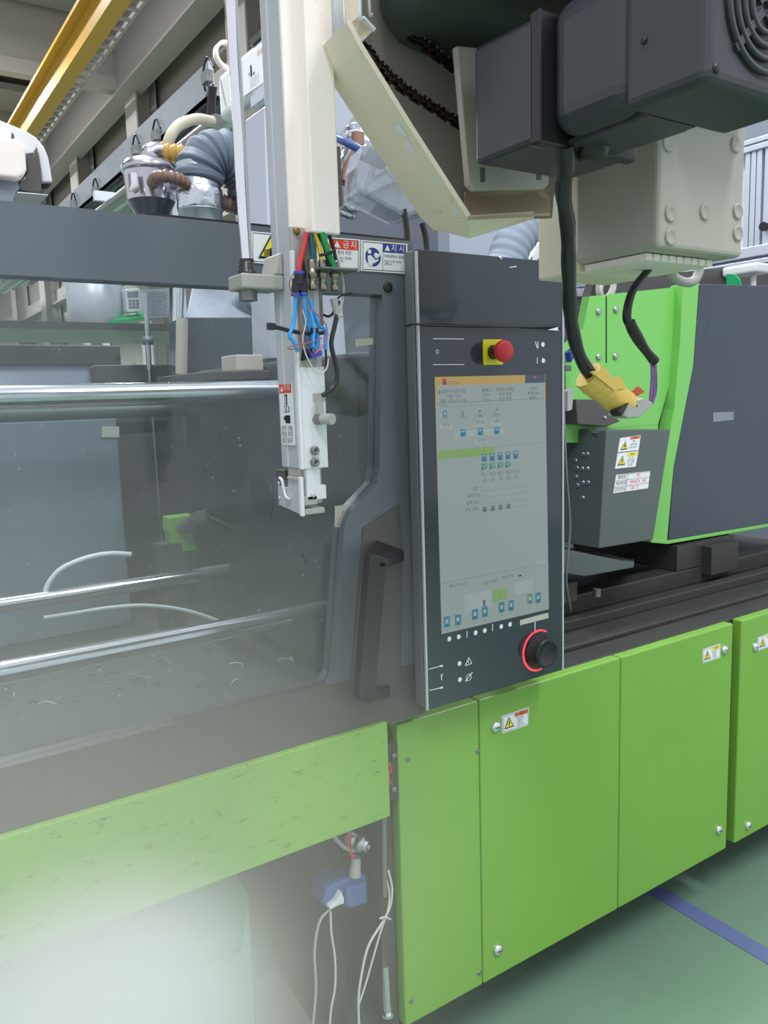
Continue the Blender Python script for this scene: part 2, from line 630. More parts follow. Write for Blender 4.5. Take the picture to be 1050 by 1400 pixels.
# hinge bracket with two screws and red sealing between door strip and panels
b = MB()
b.px([(528, 1018), (545, 1015), (546, 1092), (530, 1095)], 1.352, .018, DARKER)
br = b.build('hinge_bracket', base)
for p in ((538, 1033), (538, 1079)):
    hexbolt(br, at(*p, Y=1.352), (0, -1, 0), .007, STEELGREY, .006)
b = MB()
b.tube([at(*p, Y=1.35) for p in ((531, 1043), (534, 1052), (530, 1060), (533, 1072))], .0035, WRED, 8)
lab(b.build('sealant_bead', br), 'red sealing bead')
# steel rod standing at the foot of the end post
b = MB()
b.cyl(at(526, 1320, Y=1.362), at(530, 1384, Y=1.362), .0085, CHROME)
b.cyl(at(530, 1384, Y=1.362), at(530.3, 1388, Y=1.362), .013, CHROME)
lab(b.build('steel_pin', base), 'bright steel pin')
b = MB()
b.tube([at(525, 965, Y=1.36), at(526, 1060, Y=1.362), at(525, 1130, Y=1.362), at(526, 1225, Y=1.36)], .006, STEELGREY, 10)
b.build('conduit', base)

# ================================================================== GREEN ACCESS PANELS
ZT, ZB = .906, .190


def panel(x0, x1, label, latches=(), screws=(), sticker=None, name='access_panel'):
    t = thing(name, ((x0 + x1) / 2, YF + .015, ZB), label, 'panel', 'green access panels')
    b = MB()
    b.box((x0, YF, ZB), (x1, YF + .032, ZT), GREEN)
    b.build('sheet', t, bevel=.004)
    for p in latches:
        q = at(*p, Y=YF)
        l = MB()
        l.lathe(q, (0, -1, 0), [(.0135, 0), (.0135, .003), (.012, .007), (.007, .0095), (.0001, .0105)], CHROME, 18)
        o = l.build('latch', t)
        s2 = MB()
        s2.add([q + V((x, -.0108, z)) for x, z in ((-.006, -.001), (.006, -.001), (.006, .001), (-.006, .001))], [(0, 1, 2, 3)], BLACK)
        s2.build('slot', o)
    for p in screws:
        hexbolt(t, at(*p, Y=YF), (0, -1, 0), .006, STEELGREY, .003, 'screw')
    if sticker:
        TL, TR, BR, BL, colr, word = sticker
        Ys = YF - .0012
        b = MB()
        b.px([TL, TR, BR, BL], Ys, .0010, PAPER)
        st = b.build('warning_sticker', t)
        lab(st, 'white warning sticker with a yellow triangle')
        A, B_, D_ = at(*TL, Y=Ys), at(*TR, Y=Ys), at(*BL, Y=Ys)
        u, w_ = B_ - A, D_ - A
        O = V((0, -.0004, 0))

        def uv(x, y, k=1):
            return A + u * x + w_ * y + O * k
        b = MB()
        for x0_, y0_, x1_, y1_ in ((.03, .05, .97, .075), (.03, .925, .97, .95), (.03, .05, .045, .95), (.955, .05, .97, .95)):
            b.poly([uv(x0_, y0_), uv(x1_, y0_), uv(x1_, y1_), uv(x0_, y1_)], GREYINK)
        b.poly([uv(.47, .09), uv(.955, .09), uv(.955, .30), uv(.47, .30)], colr)
        b.text(word, uv(.74, .195, 2), u, -w_, w_.length * .15, INK)
        warn_triangle(b, uv(.25, .54), u, -w_, w_.length * .62)
        for k, s_ in enumerate(('문을 열 때', '전원을 꺼', '주십시오', '감전 주의')):
            b.text(s_, uv(.66, .41 + k * .14, 1), u, -w_, w_.length * .085, INK)
        b.build('sticker_print', st)
    return t


panel(.9125, 1.140, 'narrow lime green access panel beside the open door bay, four corner screws', (), ((557, 1038), (653, 1027), (562, 1368), (655, 1330)))
panel(1.1425, 1.626, 'lime green access panel under the console with orange headed warning sticker', ((677, 993), (680, 1298)), (),
      ((686, 979), (723, 967), (723, 991), (687, 1003), INKORANGE, '경고'))
panel(1.6285, 2.125, 'lime green access panel with sticker and latches along its right edge', ((990, 888), (982, 1134)), (),
      ((961, 888), (985, 880), (985, 899), (961, 907), INKYEL, '주의'))
panel(2.168, 3.25, 'separate lime green access panel beyond the dark gap, cut by the frame', ((1032, 884), (1022, 1128)), (),
      ((1036, 872), (1062, 862), (1062, 881), (1036, 890), INKYEL, '주의'))

# ================================================================== SLIDING SAFETY DOOR
door = thing('safety_door', (.3, YD, .72), 'dark sliding safety door with large window and lime green bottom strip', 'door')
XL, XR = -1.3, .972
ZWT, ZWB = 1.797, 1.043


def dp(px, py):
    p = at(px, py, Y=YD)
    return p


DT = V((0, .045, 0))
b = MB()
b.prism([(XL, YD, ZWT), (XL, YD, 1.903), (XR, YD, 1.903), (XR, YD, ZWT)], DT, DARK_SMOOTH)
rp = [dp(523, 404), dp(519, 640), dp(515, 661), dp(480, 699), dp(473, 712), dp(470, 730), dp(457, 922), dp(450, 937)]
rp[0].z = ZWT
rp[-1].z = ZWB
b.prism([rp[0], rp[1], rp[2], V((XR, YD, rp[2].z)), V((XR, YD, ZWT))], DT, DARK_SMOOTH)
b.prism([rp[2], rp[3], rp[4], rp[5], V((XR, YD, rp[5].z)), V((XR, YD, rp[2].z))], DT, DARK_SMOOTH)
b.prism([rp[5], rp[6], rp[7], V((XR, YD, ZWB)), V((XR, YD, rp[5].z))], DT, DARK_SMOOTH)
b.prism([(XL, YD, .925), (XL, YD, ZWB), (XR, YD, ZWB), (XR, YD, .925)], DT, DARK)
frame = b.build('door_frame', door)
b = MB()
b.box((XL, YD + .020, ZWB - .02), (.91, YD + .024, ZWT + .02), PANE)
pane = b.build('window_pane', door)
lab(pane, 'scratched see-through window pane')
# inner border strip seen through the pane
b = MB()
b.prism([dp(487, 398), dp(521, 398), dp(516, 660), dp(487, 690)], (0, .001, 0), STEELGREY)
b2 = MB()
b2.box((XL, YD - .012, .728), (.868, YD + .022, .936), GREEN_DIRTY)
b2.build('green_strip', door, bevel=.003)
# raised mounting plate and pull handle
b = MB()
b.px([(497, 722), (546, 690), (551, 760), (548, 935), (524, 962), (478, 958), (494, 760)], YD - .004, .006, DARK)
mp_ = b.build('handle_plate', door, bevel=.002)
hd = MB()
hd.px([(506, 762), (512, 757), (530, 764), (529, 775), (513, 957), (507, 962), (497, 962), (491, 955)], 1.262, .026, BLACK)
hd.loft([at(506, 762, Y=1.262), at(530, 764, Y=1.262), at(529, 777, Y=1.262), at(506, 777, Y=1.262)],
        [at(514, 737, Y=1.328), at(553, 752, Y=1.328), at(553, 768, Y=1.328), at(514, 752, Y=1.328)], BLACK)
hd.loft([at(492, 948, Y=1.262), at(513, 945, Y=1.262), at(513, 958, Y=1.262), at(492, 962, Y=1.262)],
        [at(500, 938, Y=1.328), at(534, 936, Y=1.328), at(534, 954, Y=1.328), at(500, 956, Y=1.328)], BLACK)
hd.build('handle', door, bevel=.004)
b = MB()
b.disc(at(530, 393, Y=YD - .001), .010, (0, -1, 0), BLACK)
b.lathe(at(530, 393, Y=YD), (0, -1, 0), [(.010, 0), (.010, .003), (.006, .004), (.0001, .004)], BLACK, 16)
b.build('plug', door)


def signplate(name, pts, label, border=True):
    Ys = YD - .0025
    b = MB()
    b.px(pts, Ys, .0022, PAPER)
    o = lab(b.build(name, door), label)
    A, B_, D_ = at(*pts[0], Y=Ys), at(*pts[1], Y=Ys), at(*pts[3], Y=Ys)
    u, w_ = B_ - A, D_ - A
    O = V((0, -.0004, 0))

    def uv(x, y, k=1):
        return A + u * x + w_ * y + O * k
    p = MB()
    if border:
        for x0, y0, x1, y1 in ((.03, .04, .97, .06), (.03, .94, .97, .96), (.03, .04, .04, .96), (.96, .04, .97, .96)):
            p.poly([uv(x0, y0), uv(x1, y0), uv(x1, y1), uv(x0, y1)], INK)
    return o, p, uv, u, w_


# crush-hazard sign left of the robot arm
o, p, uv, u, w_ = signplate('crush_sign', [(344, 316), (392, 320.5), (392, 363), (344, 359)], 'white sign with yellow crushing hazard triangle')
warn_triangle(p, uv(.53, .52), u, -w_, w_.length * .78, bang=False)
p.poly([uv(.50, .50, 4), uv(.60, .48, 4), uv(.60, .78, 4), uv(.50, .76, 4)], INK)
p.poly([uv(.62, .46, 4), uv(.67, .46, 4), uv(.67, .80, 4), uv(.62, .80, 4)], INK)
for k in range(4):
    p.poly([uv(.33, .56 + k * .055, 4), uv(.50, .535 + k * .055, 4), uv(.50, .57 + k * .055, 4), uv(.33, .585 + k * .055, 4)], INK)
p.build('sign_print', o)
# prohibition sign with red header
o, p, uv, u, w_ = signplate('prohibition_sign', [(420, 322), (492.5, 327.5), (491.5, 371), (420, 366)], 'white sign with a red header band')
p.poly([uv(.40, .06), uv(.955, .06), uv(.955, .36), uv(.40, .36)], INKRED)
p.text('금', uv(.72, .21, 2), u, -w_, w_.length * .20, WHITEINK)
p.text('지', uv(.87, .21, 2), u, -w_, w_.length * .20, WHITEINK)
warn_triangle(p, uv(.55, .22), u, -w_, w_.length * .22, WHITEINK, WHITEINK, bang=False)
p.text('운전 중에 의한', uv(.62, .47), u, -w_, w_.length * .10, INK)
p.text('손을 넣는 행위를', uv(.66, .64), u, -w_, w_.length * .07, INK)
p.text('절대 금지', uv(.58, .75), u, -w_, w_.length * .07, INK)
p.build('sign_print', o)
# instruction sign with blue header
o, p, uv, u, w_ = signplate('instruction_sign', [(494, 328), (557, 333.5), (556.5, 374.5), (493.5, 370)], 'white sign with blue header and blue reading pictogram')
p.poly([uv(.46, .06), uv(.955, .06), uv(.955, .34), uv(.46, .34)], INKBLUE)
p.text('지', uv(.70, .20, 2), u, -w_, w_.length * .19, WHITEINK)
p.text('시', uv(.87, .20, 2), u, -w_, w_.length * .19, WHITEINK)
warn_triangle(p, uv(.555, .21), u, -w_, w_.length * .2, WHITEINK, WHITEINK, bang=False)
p.disc(uv(.25, .53), w_.length * .31, (0, -1, 0), INKBLUE, 28)
p.disc(uv(.17, .36, 2), w_.length * .075, (0, -1, 0), WHITEINK, 14)
p.poly([uv(.13, .50, 2), uv(.20, .47, 2), uv(.30, .62, 2), uv(.36, .58, 2), uv(.37, .63, 2), uv(.29, .72, 2), uv(.24, .74, 2), uv(.24, .82, 2), uv(.15, .80, 2)], WHITEINK)
p.poly([uv(.26, .45, 2), uv(.31, .36, 2), uv(.34, .42, 2), uv(.40, .38, 2), uv(.38, .50, 2), uv(.34, .56, 2), uv(.29, .55, 2)], WHITEINK)
p.poly([uv(.455, .06), uv(.463, .06), uv(.463, .94), uv(.455, .94)], INK)
p.text('사용설명서 필독', uv(.70, .47), u, -w_, w_.length * .09, INK)
p.text('취급자 이외 사용을', uv(.68, .64), u, -w_, w_.length * .065, INK)
p.text('금합니다', uv(.58, .73), u, -w_, w_.length * .065, INK)
p.build('sign_print', o)
# small blank tag and the faded warning sticker behind the pane corner
b = MB()
b.px([(486, 464), (510, 462), (510, 471), (486, 474)], YD + .0185, .0012, FADED)
lab(b.build('small_tag', door), 'small pale tag')
b = MB()
b.px([(458, 692), (492, 688), (492, 720), (458, 721)], YD + .0185, .0012, FADED)
st = lab(b.build('faded_sticker', door), 'faded warning sticker on the pane')
p = MB()
q = at(470, 709, Y=YD + .0182)
warn_triangle(p, q, UX, UZ, .030, FADEDINK, FADED, bang=True)
p.build('sticker_print', st)
# tread guide above: dark lip with screws
b = MB()
b.box((.44, YD + .01, 1.903), (.972, YD + .05, 1.909), BLACK)
lip = b.build('top_lip', door)

# ================================================================== CONTROL CONSOLE
YC = 1.285
con = thing('control_console', (1.14, 1.31, .88), 'tall black glossy control console with portrait touch screen', 'console')
TLc, TRc, BRc, BLc = at(568, 339.5, Y=YC), at(764, 357, Y=YC), at(772, 915, Y=YC), at(582, 970.5, Y=YC)
x0, x1, z0, z1 = .944, 1.345, .953, 1.8795
b = MB()
b.box((x0 + .002, YC + .012, z0), (x1 - .002, YC + .043, z1), M('console_side_paint', (112, 116, 118), .4))
b.build('housing', con, bevel=.004)
zs = at(660, 446, Y=YC).z
b = MB()
b.box((x0 + .004, YC, z0), (x1 - .004, YC + .012, zs - .001), GLOSS)
b.build('front_plate', con, bevel=.0015)
b = MB()
b.box((x0 + .004, YC, zs + .001), (x1 - .004, YC + .012, z1), GLOSS)
b.build('upper_cover', con, bevel=.0015)
for xx in (x0 - .001, x1 - .005):
    b = MB()
    b.box((xx, YC - .003, z0), (xx + .005, YC + .003, z1 - .004), ALU)
    lab(b.build('edge_trim', con, bevel=.001), 'bright metal edge trim')
for xx in (.990, 1.15, 1.30):
    b = MB()
    b.box((xx, YC + .043, 1.55 if xx == 1.15 else 1.0), (xx + .03, 1.42, 1.60 if xx == 1.15 else 1.05), DARK)
    b.build('mounting_arm', con)


def cx(px, py, k=1):
    return at(px, py, Y=YC) + V((0, -.0004 * k, 0))


# screen with its page
sT = [(594.5, 515.5), (745.5, 512), (750.5, 833), (604, 867)]
b = MB()
b.px(sT, YC - .0008, .002, SCR)
scr = lab(b.build('screen', con), 'lit portrait touch screen')
A, B_, C_, D_ = [at(*q, Y=YC - .0008) for q in sT]


def su(x, y, k=1):
    """screen page: x, y from 0..1"""
    return (A * (1 - x) + B_ * x) * (1 - y) + (D_ * (1 - x) + C_ * x) * y + V((0, -.0003 * k, 0))


def srect(p, x0, y0, x1, y1, mm, k=1):
    p.poly([su(x0, y0, k), su(x1, y0, k), su(x1, y1, k), su(x0, y1, k)], mm)


def stext(p, s_, x, y, h, mm=SCR_TXT, k=2):
    p.text(s_, su(x, y, k), UX, UZ, h, mm)


p = MB()
srect(p, 0, 0, .80, .033, SCR_TAN)
srect(p, .80, 0, .995, .033, SCR_DK)
srect(p, 0, .033, .018, .098, SCR_TAN)
srect(p, .982, .033, 1, .098, SCR_TAN)
srect(p, .06, .006, .095, .030, SCR_RED, 2)
srect(p, .065, .018, .09, .030, SCR_DK, 3)
srect(p, .875, .006, .91, .014, SCR_RED, 2)
stext(p, '<', .03, .02, .006)
stext(p, 'STATUS', .15, .024, .006)
srect(p, .03, .052, .042, .062, SCR_TXT, 2)
for k, (a_, v1, c_, v2) in enumerate((('실제 사이클 타임', '30.85 s', '형체력 실제값', '1.50 s'), ('사출 시간', '2.3 s', '쿠션 위치', '43.00 mm'), ('계량 시간 (가소화)', '3.1 s', '보압 전환', '66.07 s'))):
    yy = .056 + k * .0185
    stext(p, a_, .15, yy, .0065)
    stext(p, v1, .44, yy, .0065, SCR_DK)
    stext(p, c_, .61, yy, .0065)
    stext(p, v2, .88, yy, .0065, SCR_DK)
srect(p, .01, .097, .99, .0995, SCR_LINE)
stext(p, '시동 준비', .06, .108, .004)
srect(p, .05, .112, .60, .1135, SCR_LINE)
for k, xx in enumerate((.075, .225, .375, .525)):
    if k == 0:
        p.disc(su(xx, .138, 2), .0062, (0, -1, 0), SCR_ICON, 12)
        p.disc(su(xx, .138, 3), .0035, (0, -1, 0), SCR_LIGHT, 12)
    elif k == 1:
        srect(p, xx - .012, .142, xx + .012, .146, SCR_TXT, 2)
        srect(p, xx - .008, .130, xx + .008, .140, SCR_LINE, 2)
    elif k == 2:
        p.poly([su(xx - .015, .133, 2), su(xx + .015, .133, 2), su(xx, .142, 2)], SCR_TXT)
    else:
        srect(p, xx - .014, .136, xx - .002, .146, SCR_LINE, 2)
        srect(p, xx + .002, .127, xx + .012, .137, SCR_TXT, 2)
    stext(p, ('히터', '모터', '개폐', '주변기')[k], xx, .155, .0055)
for k, xx in enumerate((.08, .375, .525)):
    srect(p, xx - .055, .176, xx + .055, .196, SCR_LIGHT)
    stext(p, ('반자동', '형개 폐', '이젝터')[k], xx, .182, .0055)
srect(p, .15, .208, .60, .232, SCR_LIGHT)
for xx in (.225, .375, .525):
    srect(p, xx - .024, .203, xx + .024, .230, SCR_ICON, 2)
    srect(p, xx - .016, .208, xx + .014, .213, SCR_LIGHT, 3)
    srect(p, xx - .016, .222, xx + .002, .226, SCR_DK, 3)
srect(p, .32, .247, .45, .262, SCR_LIGHT)
stext(p, '코어 동작', .385, .253, .005)
srect(p, .50, .279, .99, .2805, SCR_LINE)
srect(p, .01, .279, .50, .312, SCR_GRN)
for k in range(5):
    xx = .405 + k * .073
    srect(p, xx - .022, .305, xx + .022, .336, SCR_ICON, 2)
    srect(p, xx - .012, .309, xx + .014, .315, SCR_LIGHT, 3)
    srect(p, xx - .016, .325, xx + .004, .331, SCR_DK, 3)
    if k < 4:
        srect(p, xx - .026, .343, xx + .026, .366, SCR_TEAL, 2)
        p.poly([su(xx - .016, .362, 3), su(xx + .018, .345, 3), su(xx + .018, .352, 3)], SCR_LIGHT)
        srect(p, xx - .026, .360, xx - .012, .368, SCR_DK, 3)
    for j, yy in enumerate((.388, .400, .412)):
        stext(p, ('히터 %d' % (k + 1), '°C', '%d' % (210 + 5 * k))[j], xx, yy, .0055)
for k, s_ in enumerate(('노즐', '설정 온도', '실제 온도', '온도 상태')):
    yy = .440 + k * .027
    stext(p, s_, .315 - .01 * k, yy, .0065)
    srect(p, .37, yy + .012, .80, yy + .0135, SCR_LINE)
for k in range(4):
    xx = .40 + k * .073
    srect(p, xx - .017, .517, xx + .017, .537, SCR_TXT, 2)
    srect(p, xx - .010, .520, xx + .010, .527, SCR_LINE, 3)
# lower part of the page
srect(p, .0, .795, .99, .797, SCR_LINE)
stext(p, '메시지 표시창', .15, .815, .006)
stext(p, '생산 데이터', .44, .830, .006)
stext(p, '알람 내역', .60, .822, .006)
srect(p, .70, .822, .73, .830, SCR_DK, 2)
srect(p, .88, .775, .97, .795, SCR_LIGHT)
srect(p, .20, .86, .44, .935, SCR_LIGHT)
srect(p, .66, .85, .84, .905, SCR_LIGHT)
srect(p, .455, .868, .585, .915, SCR_GRN, 2)
stext(p, '1', .52, .89, .009, SCR_TXT, 3)
p.poly([su(.375, .895, 2), su(.355, .905, 2), su(.395, .905, 2)], SCR_TXT)
srect(p, .365, .905, .385, .925, SCR_TXT, 2)
for xx, yy, mm in ((.045, .955, SCR_ICON), (.14, .957, SCR_ICON), (.29, .950, SCR_ICON), (.38, .948, SCR_ICON), (.535, .945, SCR_ICON), (.625, .946, SCR_ICON), (.81, .935, SCR_TEAL), (.89, .938, SCR_ICON)):
    srect(p, xx - .027, yy - .022, xx + .027, yy + .022, mm, 2)
    srect(p, xx - .014, yy - .010, xx + .012, yy + .006, SCR_LIGHT, 3)
    srect(p, xx - .008, yy + .006, xx + .002, yy + .016, SCR_DK, 4)
    stext(p, '+', xx, yy + .033, .006)
p.build('screen_page', scr)

# emergency stop
b = MB()
b.px([(661, 464), (687, 464), (688, 498.5), (662, 499)], YC - .004, .004, YELPL)
es = lab(b.build('emergency_stop', con, bevel=.001), 'yellow plate of the emergency stop')
c = at(674, 481.5, Y=YC - .004)
b = MB()
b.cyl(c, c + V((0, -.026, 0)), .0150, BLACK, 20)
b.build('collar', es)
b = MB()
b.lathe(c, (0, -1, 0), [(.016, .022), (.0205, .025), (.0225, .031), (.022, .038), (.019, .042), (.011, .044), (.0001, .0445)], REDPL, 28)
b.lathe(c, (0, -1, 0), [(.016, .022), (.0001, .022)], REDPL, 28)
lab(b.build('push_button', es), 'red mushroom push button')

# rotary knob in a glowing red ring
c = at(735, 889, Y=YC)
b = MB()
b.lathe(c, (0, -1, 0), [(.038, 0), (.038, .004), (.035, .007), (.0335, .028), (.0315, .032), (.0275, .0325), (.026, .029), (.006, .0280), (.0001, .028)], BLACK, 36)
b.build('rotary_knob', con)
b = MB()
u_, w2 = frame_for(V((0, -1, 0)))
ang = []
pts_o, pts_i = [], []
for i in range(41):
    a = math.radians(55 + (285 - 55) * i / 40)
    th = .0055 * math.sin(math.pi * min(1, (i + 3) / 46)) ** .5
    dx, dz = math.cos(a), math.sin(a)
    pts_o.append(c + V((dx * .0485, -.0016, dz * .0485)))
    pts_i.append(c + V((dx * (.0485 - th), -.0016, dz * (.0485 - th))))
b.add(pts_o + pts_i, [(i, i + 1, i + 42, i + 41) for i in range(40)], RINGLED)
lab(b.build('light_ring', con), 'glowing red light ring')
# touch buttons and printed symbols
for q in ((614, 873.5), (627, 870.5), (650, 865), (662.5, 862), (685, 856.5), (697, 853.5), (628, 907), (628.5, 929), (742, 471), (742.5, 493)):
    b = MB()
    b.disc(cx(*q, 2), .0052, (0, -1, 0), WHITEINK, 14)
    b.disc(cx(*q, 1), .0056, (0, -1, 0), GREYINK, 14)
    b.build('touch_button', con)
p = MB()


def seg(a, b_, wpx=1.0, mm=WHITEINK):
    p.pxline(a, b_, wpx, YC - .0006, mm)


for a_, b_ in (((592, 463), (634, 463.5)), ((592, 498.5), (635, 498.5)), ((638.5, 863), (638.5, 872)), ((673.5, 853), (673.5, 863)), ((731.5, 849), (731.5, 862)),
               ((586, 915), (601, 911)), ((587, 944), (602, 940.5)), ((732, 467), (734.5, 476)), ((735.5, 467), (735.5, 476)), ((734.5, 489), (734.5, 497))):
    seg(a_, b_)
seg((601, 911), (605.5, 910), 2.4)
seg((601, 940.8), (605.8, 939.6), 2.4)
seg((603, 922), (604, 930), 1.1)
seg((604, 925), (605.5, 921), .9)
p.disc(cx(597.5, 481, 2), .0040, (0, -1, 0), WHITEINK, 14, r_in=.0026)
for a_, b_ in (((636, 910), (641, 899)), ((641, 899), (645, 907)), ((636, 910), (645, 907)), ((640, 903), (640.5, 907))):
    seg(a_, b_, .9)
p.disc(cx(640.5, 926, 2), .0078, (0, -1, 0), WHITEINK, 18, r_in=.0064)
seg((636, 932), (646, 919), 1.0)
p.px([(711, 848), (749.5, 837.5), (750, 845), (711, 855)], YC - .0006, .0004, FADED)
p.build('face_print', con)
# little white card wedged on the right edge
b = MB()
b.px([(749, 451), (763, 447), (763, 452)], YC - .006, .002, PAPER)
lab(b.build('white_tag', con), 'small white corner tag')
# screw and latch on the upper cover
hexbolt(con, at(684, 353, Y=YC), (0, -1, 0), .004, SILVER, .003, 'screw')
b = MB()
b.px([(697, 365), (706, 363.5), (706, 365), (697, 366)], YC - .001, .001, PAPER)
b.build('small_mark', con)

b = MB()
b.tube([at(556, 446, Y=1.30), at(567, 443, Y=YC - .006), at(600, 445, Y=YC - .005), at(680, 446.5, Y=YC - .005), at(735, 447, Y=YC - .004), at(762, 446, Y=YC - .004)], .0022, RUBBER, 8)
tag(b.build('console_cord'), 'thin black cord stretched across the console face above the red button', 'cord')

# ================================================================== CLAMP AREA BEHIND THE DOOR
DULLBAR = M('dull_greenish_steel', (88, 100, 94), .5, .4)


def tiebar(name_label, y, z, r, x1=.94, mm=None):
    t = thing('tie_bar', (.3, y, z - r), name_label, 'bar', 'tie bars of the clamp')
    b = MB()
    b.cyl((-1.4, y, z), (x1 - .10, y, z), r, mm or CHROME, 32)
    b.build('shaft', t)
    b = MB()
    b.cyl((x1 - .10, y, z), (x1 + .01, y, z), r * .96, STEELGREY, 32)
    lab(b.build('bar_end', t), 'dull grey bar end')
    return t


tiebar('bright chrome tie bar crossing the window at its upper half', 1.70, 1.622, .024)
tiebar('lower chrome tie bar nearest to the window pane', 1.70, 1.083, .024)
tiebar('lower chrome tie bar farther back inside the clamp area', 2.30, 1.085, .021)
tiebar('dull upper tie bar farther back, just below the bright one', 2.30, 1.585, .021, mm=DULLBAR)

pl = thing('fixed_platen', (1.07, 2.1, .926), 'dark fixed platen with round nozzle opening inside the clamp area', 'platen')
b = MB()
b.box((.945, 1.52, .926), (1.25, 2.48, 1.70), M('platen_paint', (56, 62, 66), .45, var=.12, scale=9, dirt=(86, 90, 92), dirt_lo=.6, dirt_hi=.9))
b.build('plate', pl, bevel=.01)
b = MB()
c = V((.944, 2.03, 1.335))
b.lathe(c, (-1, 0, 0), [(.072, 0), (.072, .004), (.060, .004), (.056, .001), (.0001, .001)], BLACK, 32)
b.disc(c + V((-.0012, 0, 0)), .056, (-1, 0, 0), BLACK, 32)
b.build('nozzle_ring', pl)
for yy, zz in ((1.8, 1.5), (2.3, 1.5), (1.8, 1.2), (2.3, 1.2)):
    b = MB()
    b.lathe((.945, yy, zz), (-1, 0, 0), [(.016, 0), (.016, .003), (.009, .003), (.0085, .0005), (.0001, .0005)], BLACK, 14)
    b.build('clamp_hole', pl)
b = MB()
l0, l1 = at(282, 508, Y=2.0), at(282, 521, Y=2.0)
b.box((l0.x, 1.94, l1.z), (.945, 2.4, l0.z), DARK)
b.build('ledge', pl, bevel=.003)

b = MB()
w0, w1 = at(314, 486, Y=2.0), at(372, 507, Y=2.0)
b.box((w0.x, 1.96, w1.z), (.935, 2.06, w0.z), WOOD)
tag(b.build('wooden_block', bevel=.003), 'pale wooden block lying on the ledge behind the robot arm', 'block')

rg = thing('rear_guard', (.2, 2.8, .926), 'grey rear guard with window behind the tie bars', 'guard')
b = MB()
b.box((-1.4, 2.78, 1.735), (.80, 2.86, 1.80), DARK)
b.build('top_beam', rg, bevel=.004)
b = MB()
b.box((.70, 2.76, .89), (1.40, 2.86, 1.735), DARK)
b.build('side_post', rg, bevel=.004)
b = MB()
b.box((-1.4, 2.80, 1.55), (.70, 2.83, 1.735), CABGREY)
b.build('upper_pane', rg)
b = MB()
b.px([(252, 434), (380, 434), (380, 545), (252, 545)], 2.60, .15, DARK_BLUE)
b.build('dark_housing', rg, bevel=.004)
b = MB()
b.box((-1.4, 2.76, 1.50), (.94, 2.80, 1.545), M('dull_green_rail', (74, 92, 86), .4))
b.build('rail', rg, bevel=.003)
b = MB()
b.box((-1.4, 2.80, .926), (.70, 2.83, 1.50), M('blue_grey_sheet', (104, 116, 128), .4, var=.06, scale=3))
b.build('lower_sheet', rg)
b = MB()
b.px([(139, 583), (163, 583), (163, 598), (139, 598)], 2.455, .003, FADED)
pale_bm = b

mp2 = thing('mould_carrier', (.3, 2.1, .926), 'hazy grey mould plate at the left behind the window', 'plate')
b = MB()
b.box((-.8, 2.46, .926), (at(165, 650, Y=2.46).x, 2.7, 1.565), M('carrier_grey', (108, 122, 132), .5, var=.08, scale=4))
b.build('plate', mp2, bevel=.006)
lab(pale_bm.build('pale_plate', mp2), 'pale blank plate')

# green bracket with hose fitting
gb = thing('green_bracket', (.8, 2.36, .93), 'yellow green bracket block with hose fitting inside the clamp area', 'bracket')
b = MB()
b.px([(231, 708), (266, 704), (268, 722), (262, 724), (270, 752), (236, 756), (234, 730), (231, 726)], 2.30, .06, GREEN)
b.build('block', gb, bevel=.003)
b = MB()
b.cyl(at(250, 722, Y=2.30), at(268, 712, Y=2.22), .022, STEELGREY, 16)
b.cyl(at(268, 712, Y=2.22), at(288, 706, Y=2.18), .026, DARK, 16)
b.build('hose_fitting', gb)
b = MB()
b.tube([at(286, 707, Y=2.18), at(305, 716, Y=2.16), at(330, 724, Y=2.14)], .012, RUBBER, 10)
b.build('hose', gb)
b = MB()
b.box((.73, 2.30, .926), (.80, 2.36, 1.19), DARK)
b.build('stand', gb)

b = MB()
b.tube([at(*p, Y=2.30) for p in ((62, 810), (68, 795), (85, 777), (118, 763), (150, 757), (179, 758))], .0075, TUBEWH, 8)
tag(b.build('air_tube'), 'short white plastic tube arching over the rear lower tie bar', 'tube')
b = MB()
b.tube([at(*p, Y=1.95) for p in ((60, 845), (105, 838), (150, 831), (200, 828), (250, 834), (290, 846), (310, 856))], .0050, TUBEWH, 8)
tag(b.build('air_tube'), 'long white plastic tube arching just above the front lower tie bar', 'tube')
b = MB()
for i in range(60):
    x, y = random.uniform(.25, .92), random.uniform(1.75, 2.28)
    a = random.uniform(0, 6.28)
    l = random.uniform(.01, .05)
    d = V((math.cos(a) * l, math.sin(a) * l, random.uniform(0, .012)))
    p0 = V((x, y, .930))
    b.tube([p0, p0 + d * .5 + V((0, 0, .006)), p0 + d], .0018, random.choice((STEELGREY, TUBEWH, RUBBER)), 4, 2, False)
o = b.build('plastic_scrap', kind='stuff')
tag(o, 'bits of plastic scrap lying in the drip tray below the tie bars', 'scrap')
# vertical pale pipe behind the window top
b = MB()
b.cyl(at(249, 436, Y=2.56), at(248, 512, Y=2.56), .019, TUBEIV, 16)
q0 = at(248, 512, Y=2.56)
b.cyl(q0, V((q0.x, 2.56, .926)), .008, DARK, 8)
tag(b.build('upright_pipe'), 'pale upright pipe in front of the dark platen', 'pipe')
b = MB()
b.cyl(at(199, 400, Y=2.7), at(204, 505, Y=2.7), .009, SILVER, 12)
q0 = at(204, 505, Y=2.7)
b.cyl(q0, V((q0.x, 2.7, .926)), .0045, SILVER, 8)
b.lathe(at(202, 465, Y=2.7), (0, 0, 1), [(.0001, -.015), (.018, -.015), (.018, .012), (.0001, .012)], STEELGREY, 12)
tag(b.build('lift_rod'), 'thin metal rod with collar beside the pale upright pipe', 'rod')

